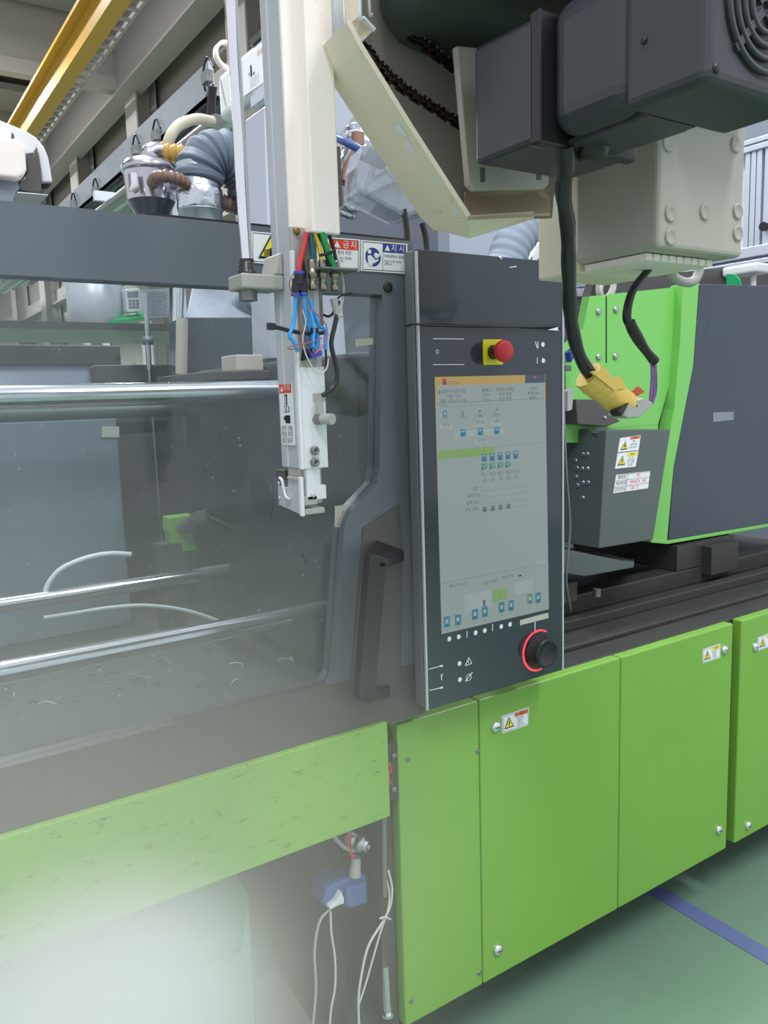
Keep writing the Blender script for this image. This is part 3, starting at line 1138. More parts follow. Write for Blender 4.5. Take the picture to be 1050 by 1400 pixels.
# things on the shelf behind the rear guard, seen through the top of the window
YB = 3.0
sh = thing('back_shelf', (.8, 3.15, 1.6), 'dark shelf behind the rear guard carrying containers', 'shelf')
b = MB()
b.box((-1.0, 2.9, 1.86), (1.6, 3.5, 1.885), DARK)
b.build('board', sh)
for xx in (-.9, .4, 1.5):
    b = MB()
    b.box((xx, 3.4, 0), (xx + .05, 3.45, 1.86), DARK)
    b.build('leg', sh)
zb = 1.886
c = at(132, 438, Y=3.1)
b = MB()
b.lathe((c.x, 3.1, zb), (0, 0, 1), [(.0001, 0), (.095, 0), (.098, .002), (.098, .16), (.092, .165), (.0001, .165)], M('pale_tin', (206, 210, 218), .38, .35), 32)
tag(b.build('steel_drum'), 'silver round drum seen through the top of the window', 'drum')
kp = thing('keypad_unit', at(183, 428, Y=3.0), 'white keypad controller beside the silver drum behind the glass', 'controller')
b = MB()
b.px([(171, 395), (192, 394), (194, 426), (174, 427)], 3.0, .05, OFFWHITE)
b.build('case', kp, bevel=.004)
b = MB()
b.px([(174, 399), (189, 398), (189.5, 406), (174.5, 407)], 2.998, .003, CABGREY2)
b.build('display', kp)
for r_ in range(3):
    for c_ in range(3):
        b = MB()
        x, y = 176 + c_ * 5 + r_ * .3, 409.5 + r_ * 4.5
        b.px([(x, y), (x + 3.6, y - .2), (x + 3.7, y + 2.8), (x, y + 3)], 2.997, .004, GREYINK)
        b.build('key', kp)
b = MB()
b.prism([at(150, 439, Y=2.98), at(172, 428, Y=3.06), at(205, 426, Y=3.06), at(205, 432, Y=2.98)], (0, 0, -.012), GREENTAG)
tag(b.build('green_mat'), 'green mat lying under the keypad controller', 'mat')
# perforated basket
ba = thing('perforated_basket', at(216, 438, Y=3.0), 'perforated metal guard beside the keypad controller', 'guard')
b = MB()
b.px([(196, 396), (232, 394), (230, 433), (199, 436)], 3.02, .10, GALV)
b.build('sheet', ba)
b = MB()
for r_ in range(12):
    for c_ in range(11):
        q = at(201 + c_ * 2.6 + (r_ % 2) * 1.3, 400 + r_ * 2.8, Y=3.0195)
        b.disc(q, .0024, (0, -1, 0), INK, 6)
b.build('holes', ba, kind='stuff')
hp = thing('sheet_hood', at(290, 436, Y=2.9), 'grey sheet metal hood sloping down behind the window top', 'hood')
b = MB()
b.loft([at(264, 386, Y=3.0), at(322, 386, Y=3.0), at(345, 436, Y=2.85), at(254, 436, Y=2.85)],
       [at(264, 386, Y=3.25), at(322, 386, Y=3.25), at(345, 436, Y=3.3), at(254, 436, Y=3.3)], CABGREY)
b.build('cone', hp, bevel=.004)
b = MB()
b.cyl(at(243, 440, Y=2.88), at(245, 392, Y=2.88), .022, CHROME, 16)
b.build('support_tube', hp)
b = MB()
b.tube([at(373, 336, Y=2.76), at(371, 362, Y=2.80), at(364, 385, Y=2.84), at(352, 405, Y=2.86), at(336, 420, Y=2.92), at(322, 436, Y=2.95)], lambda l, L: .055 + .004 * math.sin(l * 260), CLOTH_L, 16, 14)
tag(b.build('fabric_hose'), 'pale ribbed fabric hose dropping behind the rod bracket', 'hose')

# ================================================================== INJECTION UNIT (right)
YI = 1.75
iu = thing('injection_unit_guard', (2.5, 1.9, 1.07), 'bright green and dark slanted guard over the injection unit', 'machine guard')
b = MB()
b.px([(806, 405), (934, 391.5), (930, 470), (900, 580), (776, 590), (772, 480), (797, 450)], YI + .02, .03, GREEN_COVER)
b.px([(772, 560), (902, 560), (898, 605), (772, 605)], YI + .021, .03, GREEN_COVER)
b.build('green_panel', iu)
b = MB()
b.px([(934, 388.5), (956, 387), (948, 500), (921, 640), (912, 742), (891, 741), (907, 640), (922, 560), (930, 470)], YI - .012, .05, GREEN_COVER)
b.px([(890, 737), (915, 739), (1125, 704), (1125, 708), (913, 744), (890, 742)], YI - .013, .06, GREEN_COVER)
gf = b.build('green_edge_frame', iu, bevel=.002)
b = MB()
b.px([(956.5, 388), (1130, 393), (1130, 706), (914, 739), (921, 640), (948, 500)], YI - .01, .05, DARK_BLUE)
b.build('dark_panel', iu, bevel=.003)
b = MB()
b.px([(812, 386), (1100, 352), (1100, 394), (935, 391), (806, 406)], YI + .36, .04, DARK)
b.box((2.32, YI + .07, 1.10), (3.3, YI + .38, 1.86), DARK)
b.build('inner_body', iu)
b = MB()
b.px([(828.2, 405), (829.8, 405), (829.8, 496), (828.2, 496)], YI + .0192, .002, INK)
b.build('slot', iu)
for q in ((817.5, 426), (841, 423), (817.5, 488), (840.5, 487)):
    hexbolt(iu, at(*q, Y=YI + .02), (0, -1, 0), .011, SILVER, .008, 'screw')
b = MB()
b.px([(975, 564), (1003, 563), (1003, 574), (975, 577)], YI - .0115, .002, CABGREY2)
lab(b.build('small_plate', iu), 'small faint grey plate')
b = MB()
b.px([(972, 430), (1022, 424), (1016, 461), (964, 465)], YI - .0105, .001, M('sheen_grey', (60, 70, 80), .35))  # sheen on the dark panel painted as a slightly lighter patch
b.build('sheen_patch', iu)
# feet of the unit down to the bed
b = MB()
b.box((2.36, 1.72, .968), (2.70, 2.2, 1.055), BED)
b.box((2.50, 1.68, .938), (2.66, 2.2, 1.04), BED)
b.build('slide_foot', iu)

# nozzle guard box with the stickers
ng = thing('nozzle_guard', (2.1, 1.6, 1.1), 'dark grey nozzle guard box carrying three stickers', 'guard')
A1, A2 = at(829, 588, Y=1.66), at(917, 587, Y=1.66)
A3, A4 = at(893, 738, Y=1.66), at(819, 750, Y=1.66)
GREYGUARD = M('grey_guard_paint', (86, 94, 94), .36, var=.05)
b = MB()
b.loft([A1, A2, A3, A4], [p + V((0, .42, 0)) for p in (A1, A2, A3, A4)], GREYGUARD)
b.build('casing', ng, bevel=.003)
b = MB()
b.prism([at(787, 546, Y=1.72), at(822, 546, Y=1.72), at(832, 560, Y=1.72), at(848, 576, Y=1.72), at(830, 583, Y=1.72), at(790, 580, Y=1.72)], (0, .25, 0), DARK)
b.build('top_bracket', ng, bevel=.002)
hexbolt(ng, at(827, 571, Y=1.72), (0, -1, 0), .006, SILVER)
b = MB()
b.cyl(at(818, 588, Y=1.70), at(826, 616, Y=1.70), .02, GREYGUARD, 16)
b.build('hose_stub', ng)
for q in ((797, 621), (803, 621), (796, 641), (803, 641), (788, 652), (797, 660), (804, 660), (797, 681), (789, 640), (787, 630), (790, 664)):
    zz = at(*q, X=A1.x).z
    f_ = (A1.z - zz) / (A1.z - A4.z)
    xx = A1.x + (A4.x - A1.x) * f_
    hexbolt(ng, at(*q, X=xx), (-1, 0, 0), .008, SILVER)
# stickers


def guard_sticker(name, pts, label):
    Ys = 1.6585
    b = MB()
    b.px(pts, Ys, .0012, PAPER)
    o = lab(b.build(name, ng), label)
    A, B_, C_, D_ = [at(*q, Y=Ys) for q in pts]

    def uv(x, y, k=1):
        return (A * (1 - x) + B_ * x) * (1 - y) + (D_ * (1 - x) + C_ * x) * y + V((0, -.0004 * k, 0))
    return o, uv, (B_ - A), (D_ - A)


o, uv, u, w_ = guard_sticker('electric_warning_sticker', [(848, 599), (876, 595), (873, 616), (844.5, 619)], 'orange headed electric warning sticker')
p = MB()
p.poly([uv(.5, .02), uv(.98, .02), uv(.97, .2), uv(.49, .2)], INKORANGE)
p.text('경고', uv(.74, .12, 2), u, -w_, w_.length * .13, INK)
warn_triangle(p, uv(.27, .58), u, -w_, w_.length * .6, bang=False)
p.poly([uv(.30, .36, 4), uv(.22, .60, 4), uv(.28, .60, 4), uv(.24, .76, 4), uv(.34, .54, 4), uv(.27, .54, 4)], INK)
for k, s_ in enumerate(('고전압', '감전의 위험', '만지지 마시오')):
    p.text(s_, uv(.70, .35 + k * .2), u, -w_, w_.length * .10, INK)
p.poly([uv(.0, .97), uv(1, .97), uv(1, 1), uv(0, 1)], INK)
p.build('sticker_print', o)
o, uv, u, w_ = guard_sticker('heat_warning_sticker', [(844.5, 619.5), (873, 616.5), (869, 638), (841, 641)], 'yellow headed warning sticker')
p = MB()
p.poly([uv(.48, .06), uv(.96, .06), uv(.95, .28), uv(.47, .28)], INKYEL)
p.text('주의', uv(.72, .17, 2), u, -w_, w_.length * .14, INK)
warn_triangle(p, uv(.26, .55), u, -w_, w_.length * .62)
for k, s_ in enumerate(('고온 주의', '화상의 위험이', '있으니 손대지', '마십시오')):
    p.text(s_, uv(.70, .40 + k * .155), u, -w_, w_.length * .09, INK)
p.build('sticker_print', o)
o, uv, u, w_ = guard_sticker('record_card', [(842.5, 649), (889, 644), (886, 668), (838.5, 675)], 'white record card with red handwriting')
p = MB()
for yy in (.02, .33, .66, .97):
    p.poly([uv(0, yy), uv(1, yy), uv(1, yy + .02), uv(0, yy + .02)], GREYINK)
p.poly([uv(.33, 0), uv(.345, 0), uv(.345, 1), uv(.33, 1)], GREYINK)
for k, s_ in enumerate(('재료명', '색상번호', '건조온도')):
    p.text(s_, uv(.17, .18 + k * .32), u, -w_, w_.length * .17, INK)
p.text('PC', uv(.66, .17), u, -w_, w_.length * .17, INKRED)
p.text('1804531  BK', uv(.66, .5), u, -w_, w_.length * .19, INKRED)
p.text('120 °C', uv(.58, .82), u, -w_, w_.length * .19, INKRED)
p.build('sticker_print', o)

# dark machinery between console and guard box
nz = thing('nozzle_carriage', (2.0, 1.8, .92), 'dark nozzle carriage plate low behind the console edge', 'carriage')
b = MB()
b.loft([at(770, 752, Y=1.62), at(845, 766, Y=1.62), at(867, 769, Y=1.62), at(866, 776, Y=1.62), at(800, 788, Y=1.62), at(770, 783, Y=1.62)],
       [at(770, 748, Y=2.0), at(845, 760, Y=2.0), at(867, 763, Y=2.0), at(866, 768, Y=2.0), at(800, 778, Y=2.0), at(770, 775, Y=2.0)], GREYGUARD)
b.build('plate', nz, bevel=.002)
b = MB()
b.box((1.60, 1.66, .966), (1.80, 2.1, 1.03), DARKER)
b.build('block', nz, bevel=.004)
b = MB()
b.cyl(at(816, 805, Y=1.63), at(816, 815, Y=1.63), .012, STEELGREY, 12)
b.build('grease_nipple', nz)
b = MB()
b.px([(768, 600), (800, 596), (800, 690), (768, 700)], 1.9, .3, DARK)
b.build('back_plate', nz)
b = MB()
b.tube([at(769, 520, Y=1.5), at(774, 640, Y=1.5), at(779, 720, Y=1.5), at(774, 790, Y=1.5), at(780, 835, Y=1.52)], .0035, STEELGREY, 8)
tag(b.build('grey_cable'), 'thin grey cable hanging just right of the console edge', 'cable')
lv = thing('clamp_lever', at(782, 555, Y=1.7), 'small blue and grey levers on the green guard beside the console', 'lever')
b = MB()
b.px([(779, 482), (785, 476), (784, 490), (781, 495)], 1.74, .02, INKBLUE)
b.build('blue_lever', lv)
b = MB()
b.px([(773, 500), (781, 500), (781, 507), (773, 508)], 1.74, .02, GREYGUARD)
b.build('stop_block', lv)
b = MB()
b.px([(776, 535), (783, 530), (784, 540), (782, 560), (776, 562)], 1.72, .02, GREYPL)
b.build('latch_block', lv)

# ================================================================== TAKE-OUT ROBOT
YA = 1.0
arm = thing('takeout_robot', (.53, 1.02, 1.43), 'pale vertical robot arm hanging in front of the door with colourful hoses', 'robot arm')
xa0, xa1, xa2 = .529, .529, .571
b = MB()
b.box((xa0 + .0005, YA + .003, 1.503), (xa2 - .002, YA + .062, 2.35), ALU)
b.box((xa0 - .0012, YA + .0425, 1.503), (xa0 + .004, YA + .0625, 2.35), ALU)
b.build('profile', arm, bevel=.002)
b = MB()
b.box((xa1 - .002, YA, 1.503), (xa2, YA + .006, 1.645), OFFWHITE)
b.box((xa1 - .002, YA, 1.645), (xa1 + .030, YA + .006, 1.83), GREYPL)
b.box((xa1 - .002, YA, 1.83), (xa1 + .030, YA + .006, 2.35), CREAM)
b.box((xa1 - .003, YA - .003, 1.503), (xa1 + .002, YA + .006, 1.80), OFFWHITE)
b.build('front_plate', arm, bevel=.0012)
b = MB()
b.box((.5495, YA - .022, 1.822), (.5925, YA + .03, 2.35), CREAM)
b.build('hose_cover', arm, bevel=.0025)
hexbolt(arm, at(405, 316, Y=YA), (0, -1, 0), .005, M('brass', (150, 120, 80), .35, .8), .005)
for q in ((429, 616), (429, 632)):
    b = MB()
    c = at(*q, Y=YA)
    b.lathe(c, (0, -1, 0), [(.0062, 0), (.0062, .006), (.0052, .007), (.003, .007), (.003, .003), (.0001, .003)], STEELGREY, 14)
    b.build('cap_screw', arm)
# label on the left face
xs = xa0 - .0022


def lf(y_, z_):
    return V((xs, y_, z_))


zt, zb_ = at(393, 525, X=xa0).z, at(393, 608, X=xa0).z
y0_, y1_ = YA + .018, YA + .056
b = MB()
b.box((xs, y0_, zb_), (xa0, y1_, zt), PAPER)
st = lab(b.build('caution_label', arm), 'narrow white label with red head and black pictures')
p = MB()


def lrect(u0, v0, u1, v1, mm, k=1):
    # u to the right seen from the left side (-Y direction), v downwards
    f = lambda u, v_: V((xs - .0004 * k, y1_ + (y0_ - y1_) * u, zt + (zb_ - zt) * v_))
    p.poly([f(u0, v0), f(u1, v0), f(u1, v1), f(u0, v1)], mm)


lrect(0.02, .0, .98, .145, INKRED)
p.text('주의', V((xs - .0009, (y0_ + y1_) / 2 - .005, zt + (zb_ - zt) * .07)), V((0, -1, 0)), UZ, .008, WHITEINK)
f = lambda u, v_: V((xs - .0009, y1_ + (y0_ - y1_) * u, zt + (zb_ - zt) * v_))
p.poly([f(.12, .12), f(.36, .12), f(.24, .02)], WHITEINK)
lrect(.42, .17, .62, .34, INK)
lrect(.49, .20, .55, .33, PAPER, 2)
lrect(.32, .36, .75, .46, GREYINK)
lrect(.36, .375, .71, .445, PAPER, 2)
lrect(.50, .385, .57, .44, INK, 3)
lrect(.40, .51, .80, .64, INK)
lrect(.28, .53, .42, .59, INK)
for k, s_ in enumerate(('상하 이동', '끼임 주의', '접근금지')):
    p.text(s_, V((xs - .0005, (y0_ + y1_) / 2, zt + (zb_ - zt) * (.73 + k * .1))), V((0, -1, 0)), UZ, .0065, INK)
p.build('label_print', st)
# rod bracket and guide rod
yr0, yr1 = YA + .030, YA + .078
b = MB()
b.box((.466, yr0, 1.752), (xa0, yr1, 1.772), GREYPL)
b.prism([(xa0 - .014, yr0, 1.772), (xa0, yr0, 1.772), (xa0, yr0, 1.802), (xa0 - .005, yr0, 1.802)], (0, yr1 - yr0, 0), GREYPL)
rb = b.build('rod_bracket', arm, bevel=.003)
xr, yr = .4855, YA + .054
b = MB()
b.cyl((xr - .001, yr, 1.738), (xr - .001, yr, 1.752), .013, STEELGREY, 14)
b.build('lower_nut', rb)
b = MB()
b.lathe((xr, yr, 1.772), (0, 0, 1), [(.013, 0), (.013, .006), (.0115, .007), (.0115, .014), (.010, .015), (.010, .022)], RUBBER, 16)
b.build('rubber_bush', rb)
b = MB()
b.cyl((xr, yr, 1.779), (xr - .004, yr, 2.35), .0085, CHROME, 20)
lab(b.build('guide_rod', arm), 'chrome guide rod')
# gripper
gr = MB()
gr.box((.531, YA + .012, 1.478), (.566, YA + .05, 1.503), GREYPL)
gr.box((.536, YA + .002, 1.458), (.558, YA + .012, 1.503), OFFWHITE)
gr.box((.556, YA + .002, 1.458), (.567, YA + .012, 1.478), OFFWHITE)
gr.build('gripper_mount', arm, bevel=.001)
gr = MB()
gr.prism([(.527, YA + .012, 1.489), (.527, YA + .040, 1.489), (.527, YA + .046, 1.474), (.527, YA + .078, 1.474), (.527, YA + .078, 1.446), (.527, YA + .010, 1.438)], (.004, 0, 0), ALU)
gr.build('side_plate', arm, bevel=.0008)
gr = MB()
gr.box((.526, YA + .003, 1.436), (.5315, YA + .010, 1.492), OFFWHITE)
gr.box((.524, YA + .008, 1.487), (.530, YA + .040, 1.491), GREYPL)
gr.build('jaw_plate', arm, bevel=.0008)
gr = MB()
gr.box((.5315, YA + .002, 1.451), (.552, YA + .03, 1.464), GREYPL)
gr.cyl((.552, YA + .010, 1.4575), (.561, YA + .010, 1.4575), .006, GREYPL, 14)
gr.box((.5315, YA, 1.438), (.562, YA + .03, 1.446), GREYPL)
gr.build('jaw', arm, bevel=.001)
gr = MB()
gr.tube([(.525, YA + .066, 1.487), (.524, YA + .056, 1.484), (.524, YA + .050, 1.468), (.524, YA + .044, 1.460), (.524, YA + .036, 1.459)], .0022, OFFWHITE, 8, 4)
gr.build('wire_hook', arm)
for zz in (1.478, 1.456):
    hexbolt(arm, (.527, YA + .072, zz), (-1, 0, 0), .003, SILVER, .003)
hexbolt(arm, (.545, YA + .002, 1.464), (0, -1, 0), .003, SILVER, .003)
b = MB()
b.box((.529, YA + .060, 1.484), (.540, YA + .085, 1.498), DARK)
b.build('rear_stop', arm, bevel=.001)
# fitting bracket with three bulkhead unions
YH = YA - .012
b = MB()
b.box((.553, YA - .035, 1.7735), (.612, YA + .01, 1.776), STEELGREY)
b.box((.553, YA + .004, 1.70), (.575, YA + .0075, 1.776), STEELGREY)
fb = b.build('fitting_bracket', arm, bevel=.0008)
zf = 1.776
for k, px_ in enumerate((427, 441, 457)):
    q = at(px_, 372, Y=YA - .014)
    b = MB()
    b.lathe((q.x, q.y, zf), (0, 0, 1), [(.0055, -.028), (.0060, -.027), (.0060, -.020), (.0048, -.018), (.0048, -.012), (.0066, -.011), (.0066, -.004), (.0056, -.003), (.0056, .003), (.0058, .004), (.0058, .010), (.0044, .012), (.0001, .012)], M('nickel_%d' % k, (150, 146, 132), .3, .9), 12)
    b.build('bulkhead_union', fb)


def htube(name, pts, r, m, n=8, label=None, Y=YH, parent=arm, sub=6):
    b = MB()
    b.tube([at(q[0], q[1], Y=(q[2] if len(q) > 2 else Y)) for q in pts], r, m, n, sub)
    o = b.build(name, parent)
    if label:
        lab(o, label)
    return o


htube('air_hose', [(419, 318), (416, 335), (411, 355), (408, 372)], .0037, WRED, 10, 'red air hose')
htube('air_hose', [(424, 318), (427, 340), (428, 366)], .0033, WTEAL, 10, 'teal air hose')
htube('air_hose', [(430, 318), (437, 340), (441, 366)], .0033, WYEL, 10, 'yellow air hose')
htube('air_hose', [(436, 318), (443, 335), (447, 350), (450, 366)], .0032, RUBBER, 10, 'black air hose')
htube('air_hose', [(440, 318), (447, 340), (457, 366)], .0042, WGRN, 10, 'green air hose', YA - .018)
htube('air_hose', [(449, 318), (456, 340), (461, 368)], .0026, RUBBER, 8, 'thin black cable', YA - .01)
htube('air_hose', [(421, 326), (413, 345), (416, 368), (419, 395)], .0022, RUBBER, 8, 'thin black cable', YA - .004)
htube('air_hose', [(452, 326), (460, 350), (468, 376), (470, 400), (466, 425)], .0013, WWHITE, 6, 'thin cream wire', YA - .008)
b = MB()
b.tube([at(437, 349, Y=YA - .024), at(448, 347, Y=YA - .026), at(458, 342, Y=YA - .022)], .0022, BLACK, 6)
lab(b.build('hose_tie', arm), 'black tie around the green hose')
# black Y coupling with blue release rings
b = MB()
q0, q1 = at(409, 373, Y=YH), at(410, 389, Y=YH)
b.cyl(q0, q1, .0068, BLACK, 14)
qa, qb = at(404, 391, Y=YH), at(404, 403, Y=YH)
b.cyl(qa, qb, .0056, BLACK, 14)
qa2, qb2 = at(414, 386, Y=YH), at(415, 402, Y=YH)
b.cyl(qa2, qb2, .0058, BLACK, 14)
b.box((qa.x - .003, YH - .004, qa.z - .006), (qa2.x + .004, YH + .004, qa.z + .010), BLACK)
yc = b.build('branch_coupling', arm)
for q in (q0, qb, qb2):
    b = MB()
    b.cyl(q + V((0, 0, -.0018)), q + V((0, 0, .0018)), .0072 if q is q0 else .0062, COLLAR, 14)
    lab(b.build('release_ring', yc), 'blue release ring')
htube('blue_tube', [(404, 404), (403, 425), (401, 445), (396, 456), (397, 462), (401, 466), (407, 481)], .0028, WBLUE, 8, 'bright blue air tube')
htube('blue_tube', [(415, 404), (417, 425), (423, 447), (427, 460), (428, 475), (433, 473), (434, 462), (431, 450)], .0028, WBLUE, 8, 'bright blue air tube')
htube('blue_tube', [(423, 408), (430, 430), (437, 446), (444, 450), (446, 455), (445, 465), (445, 478)], .0028, WBLUE, 8, 'bright blue air tube')
htube('blue_tube', [(424, 425), (428, 440), (429, 455), (428, 474)], .0026, WBLUE, 8, 'bright blue air tube', YA - .018)
htube('thin_wire', [(413, 410), (411, 440), (412, 470), (408, 476), (394, 477), (400, 473), (425, 468), (440, 462)], .0009, WBROWN, 6, 'thin brown wire', YA - .02)
htube('thin_wire', [(402, 372), (396, 385), (398, 398), (404, 404)], .0009, WBROWN, 6, 'thin brown wire', YA - .02)
htube('thin_wire', [(424, 422), (436, 432), (446, 445), (447, 460), (440, 475), (430, 484)], .0009, WPINK, 6, 'thin pink wire', YA - .02)
htube('thin_wire', [(412, 420), (418, 440), (414, 460), (416, 478), (424, 497), (432, 508), (440, 510), (447, 503), (449, 490)], .0010, WWHITE, 6, 'thin pale wire', YA - .016)
htube('thin_wire', [(414, 450), (420, 470), (426, 486), (432, 482)], .0009, WVIOLET, 6, 'thin violet wire', YA - .014)
htube('thin_wire', [(412, 424), (419, 430), (416, 455), (421, 475)], .0009, WBROWN, 6, 'thin brown wire', YA - .012)
b = MB()
b.px([(417, 478), (426, 476), (428, 488), (415, 493)], YA - .008, .008, BLACK)
b.px([(424, 483), (440, 479), (441, 486), (426, 490)], YA - .012, .008, COLLAR)
b.build('wire_terminal', arm)
htube('wire_end', [(445, 478), (446, 490), (446, 500)], .0016, BLACK, 6, 'black wire end')
htube('zip_tie', [(376, 447), (384, 449), (400, 453), (420, 456), (442, 455)], .0030, BLACK, 6, 'black zip tie around the arm', YA - .010)
b = MB()
b.px([(368, 441), (377, 442), (377, 451), (368, 450)], YA - .014, .008, BLACK)
b.build('zip_tie_head', arm)
b = MB()
b.px([(427, 448), (436, 448), (436, 456), (427, 456)], YA - .020, .008, BLACK)
b.build('zip_tie_head', arm)
# grey plug with black cable down to the sensor
b = MB()
q0, q1 = at(456, 408, Y=YH), at(461, 430, Y=YH)
b.cyl(q0, q1, .0055, GREYPL, 12, .0046)
b.lathe(q1, (q1 - q0), [(.0046, 0), (.0060, .002), (.0060, .005), (.0001, .005)], GREYPL, 12)
b.build('grey_plug', arm)
htube('sensor_cable', [(461, 431), (457, 448), (453, 470), (458, 495), (461, 515), (455, 530), (441, 541)], .0034, RUBBER, 8, 'black sensor cable', YA - .014)
htube('sensor_cable', [(480, 401), (466, 404), (462, 408)], .0018, RUBBER, 6, 'thin black cable', YA - .01)
htube('sensor_cable', [(443, 430), (450, 432), (458, 424), (464, 412)], .0024, RUBBER, 6, 'black cable loop', YA - .006)
b = MB()
q0, q1 = at(436, 549, Y=YA - .008), at(438, 566, Y=YA - .008)
b.cyl(q0, q1, .0048, GREYPL, 12)
q2 = at(434, 573, Y=YA)
b.cyl(q2, q2 + V((0, -.012, 0)), .0085, STEELGREY, 6)
b.cyl(q2 + V((.002, -.010, 0)), q2 + V((.008, -.028, 0)), .0078, GREYPL, 18)
b.build('proximity_sensor', arm, bevel=.0006)
b = MB()
b.px([(428, 538), (445, 537), (445, 548), (434, 551), (428, 548)], YA - .001, .004, GREYPL)
b.build('cable_notch', arm)

# cream carriage with chain, beside the arm
YN, YR = .90, 1.0
cr = thing('robot_carriage', (.70, .95, 1.82), 'worn cream robot carriage frame with oily chain, upper middle', 'robot carriage')
b = MB()
b.px([(429, -120), (466, -120), (470, 30), (480, 62), (474, 66), (435, 77), (428, 20)], .992, .012, OFFWHITE)
b.build('top_plate', cr, bevel=.001)
near = [(470, -120), (472, 8), (474, 30), (490, 62), (560, 175), (639, 297)]
N = [at(x, y, Y=YN) for x, y in near]
far = [(430, -120), (431, 20), (433, 70), (450, 108), (505, 192), (574, 296)]
Fp = [at(x, y, Y=YR) for x, y in far]
b = MB()
th = V((.006, 0, .004))
for i in range(2, 5):
    b.loft([N[i], N[i + 1], Fp[i + 1], Fp[i]], [N[i] + th, N[i + 1] + th, Fp[i + 1] + th, Fp[i] + th], CREAM_WORN)
fl = lab(b.build('slanted_flange', cr), 'chipped cream slanted flange')
b = MB()
for x, y, r_ in ((548, 178, 9), (560, 200, 9), (586, 270, 5), (622, 289, 6), (596, 246, 4)):
    f_ = (x - 490) / 150
    t_ = .72
    a_, b_ = at(490 + 149 * f_, 62 + 235 * f_, Y=YN), at(440 + 134 * f_, 90 + 206 * f_, Y=YR)
    q = at(x, y, Y=YN + .03)
    nn = (N[5] - N[4]).cross(Fp[4] - N[4]).normalized()
    if nn.z > 0:
        nn = -nn
    # onto the flange plane
    d_ = (q - CAM)
    k_ = (N[4] - CAM).dot(nn) / d_.dot(nn)
    q = CAM + d_ * k_ + nn * .0006
    e1 = (N[5] - N[4]).normalized()
    e2 = nn.cross(e1)
    n_ = 9
    b.poly([q + (e1 * math.cos(2 * math.pi * i / n_) * 1.6 + e2 * math.sin(2 * math.pi * i / n_)) * (r_ * .0009) * random.uniform(.6, 1.2) for i in range(n_)], PAPER)
b.build('paint_chip', cr, kind='stuff')
# upper bent facet with rolled edge
b = MB()
b.loft([at(467, -120, Y=.97), at(492, -120, Y=.93), at(491, 22, Y=.93), at(512, 40, Y=.93), at(489, 63, Y=.95), at(473, 36, Y=.97)],
       [p_ + V((.003, .006, .004)) for p_ in (at(467, -120, Y=.97), at(492, -120, Y=.93), at(491, 22, Y=.93), at(512, 40, Y=.93), at(489, 63, Y=.95), at(473, 36, Y=.97))], CREAM_WORN)
b.build('bent_lip', cr)
b = MB()
b.tube([at(492, -120, Y=.928), at(492, 18, Y=.928), at(497, 25, Y=.928), at(512, 41, Y=.928)], .0030, OFFWHITE, 8, 4)
b.build('rolled_edge', cr)
b = MB()
b.tube([at(504, -120, Y=.95), at(505, 10, Y=.95), at(509, 20, Y=.95)], .0022, OFFWHITE, 8, 4)
b.build('edge_strip', cr)
# back plate in the shade
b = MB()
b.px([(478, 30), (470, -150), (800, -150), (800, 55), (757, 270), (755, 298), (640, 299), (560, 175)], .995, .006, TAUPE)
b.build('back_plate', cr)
# lower tray of the frame
b = MB()
b.loft([at(639, 297, Y=YN), at(752, 291, Y=YN), at(752, 262, Y=.99), at(634, 268, Y=.99)],
       [p_ + V((0, 0, -.004)) for p_ in (at(639, 297, Y=YN), at(752, 291, Y=YN), at(752, 262, Y=.99), at(634, 268, Y=.99))], M('tan_tray', (176, 160, 132), .45, var=.1))
b.px([(636, 262), (753, 257), (754, 291), (641, 296)], .985, .004, M('tan_plate', (168, 154, 130), .4, var=.12))
b.build('tray', cr)
b = MB()
b.loft([at(574, 296, Y=1.0), at(640, 298, Y=YN), at(731, 292, Y=YN), at(729, 300, Y=YN), at(642, 326, Y=.93), at(592, 314, Y=.99)],
       [p_ + V((0, .004, .004)) for p_ in (at(574, 296, Y=1.0), at(640, 298, Y=YN), at(731, 292, Y=YN), at(729, 300, Y=YN), at(642, 326, Y=.93), at(592, 314, Y=.99))], CREAM_WORN)
b.build('torn_edge', cr)

# chains: rows of links under the carriage


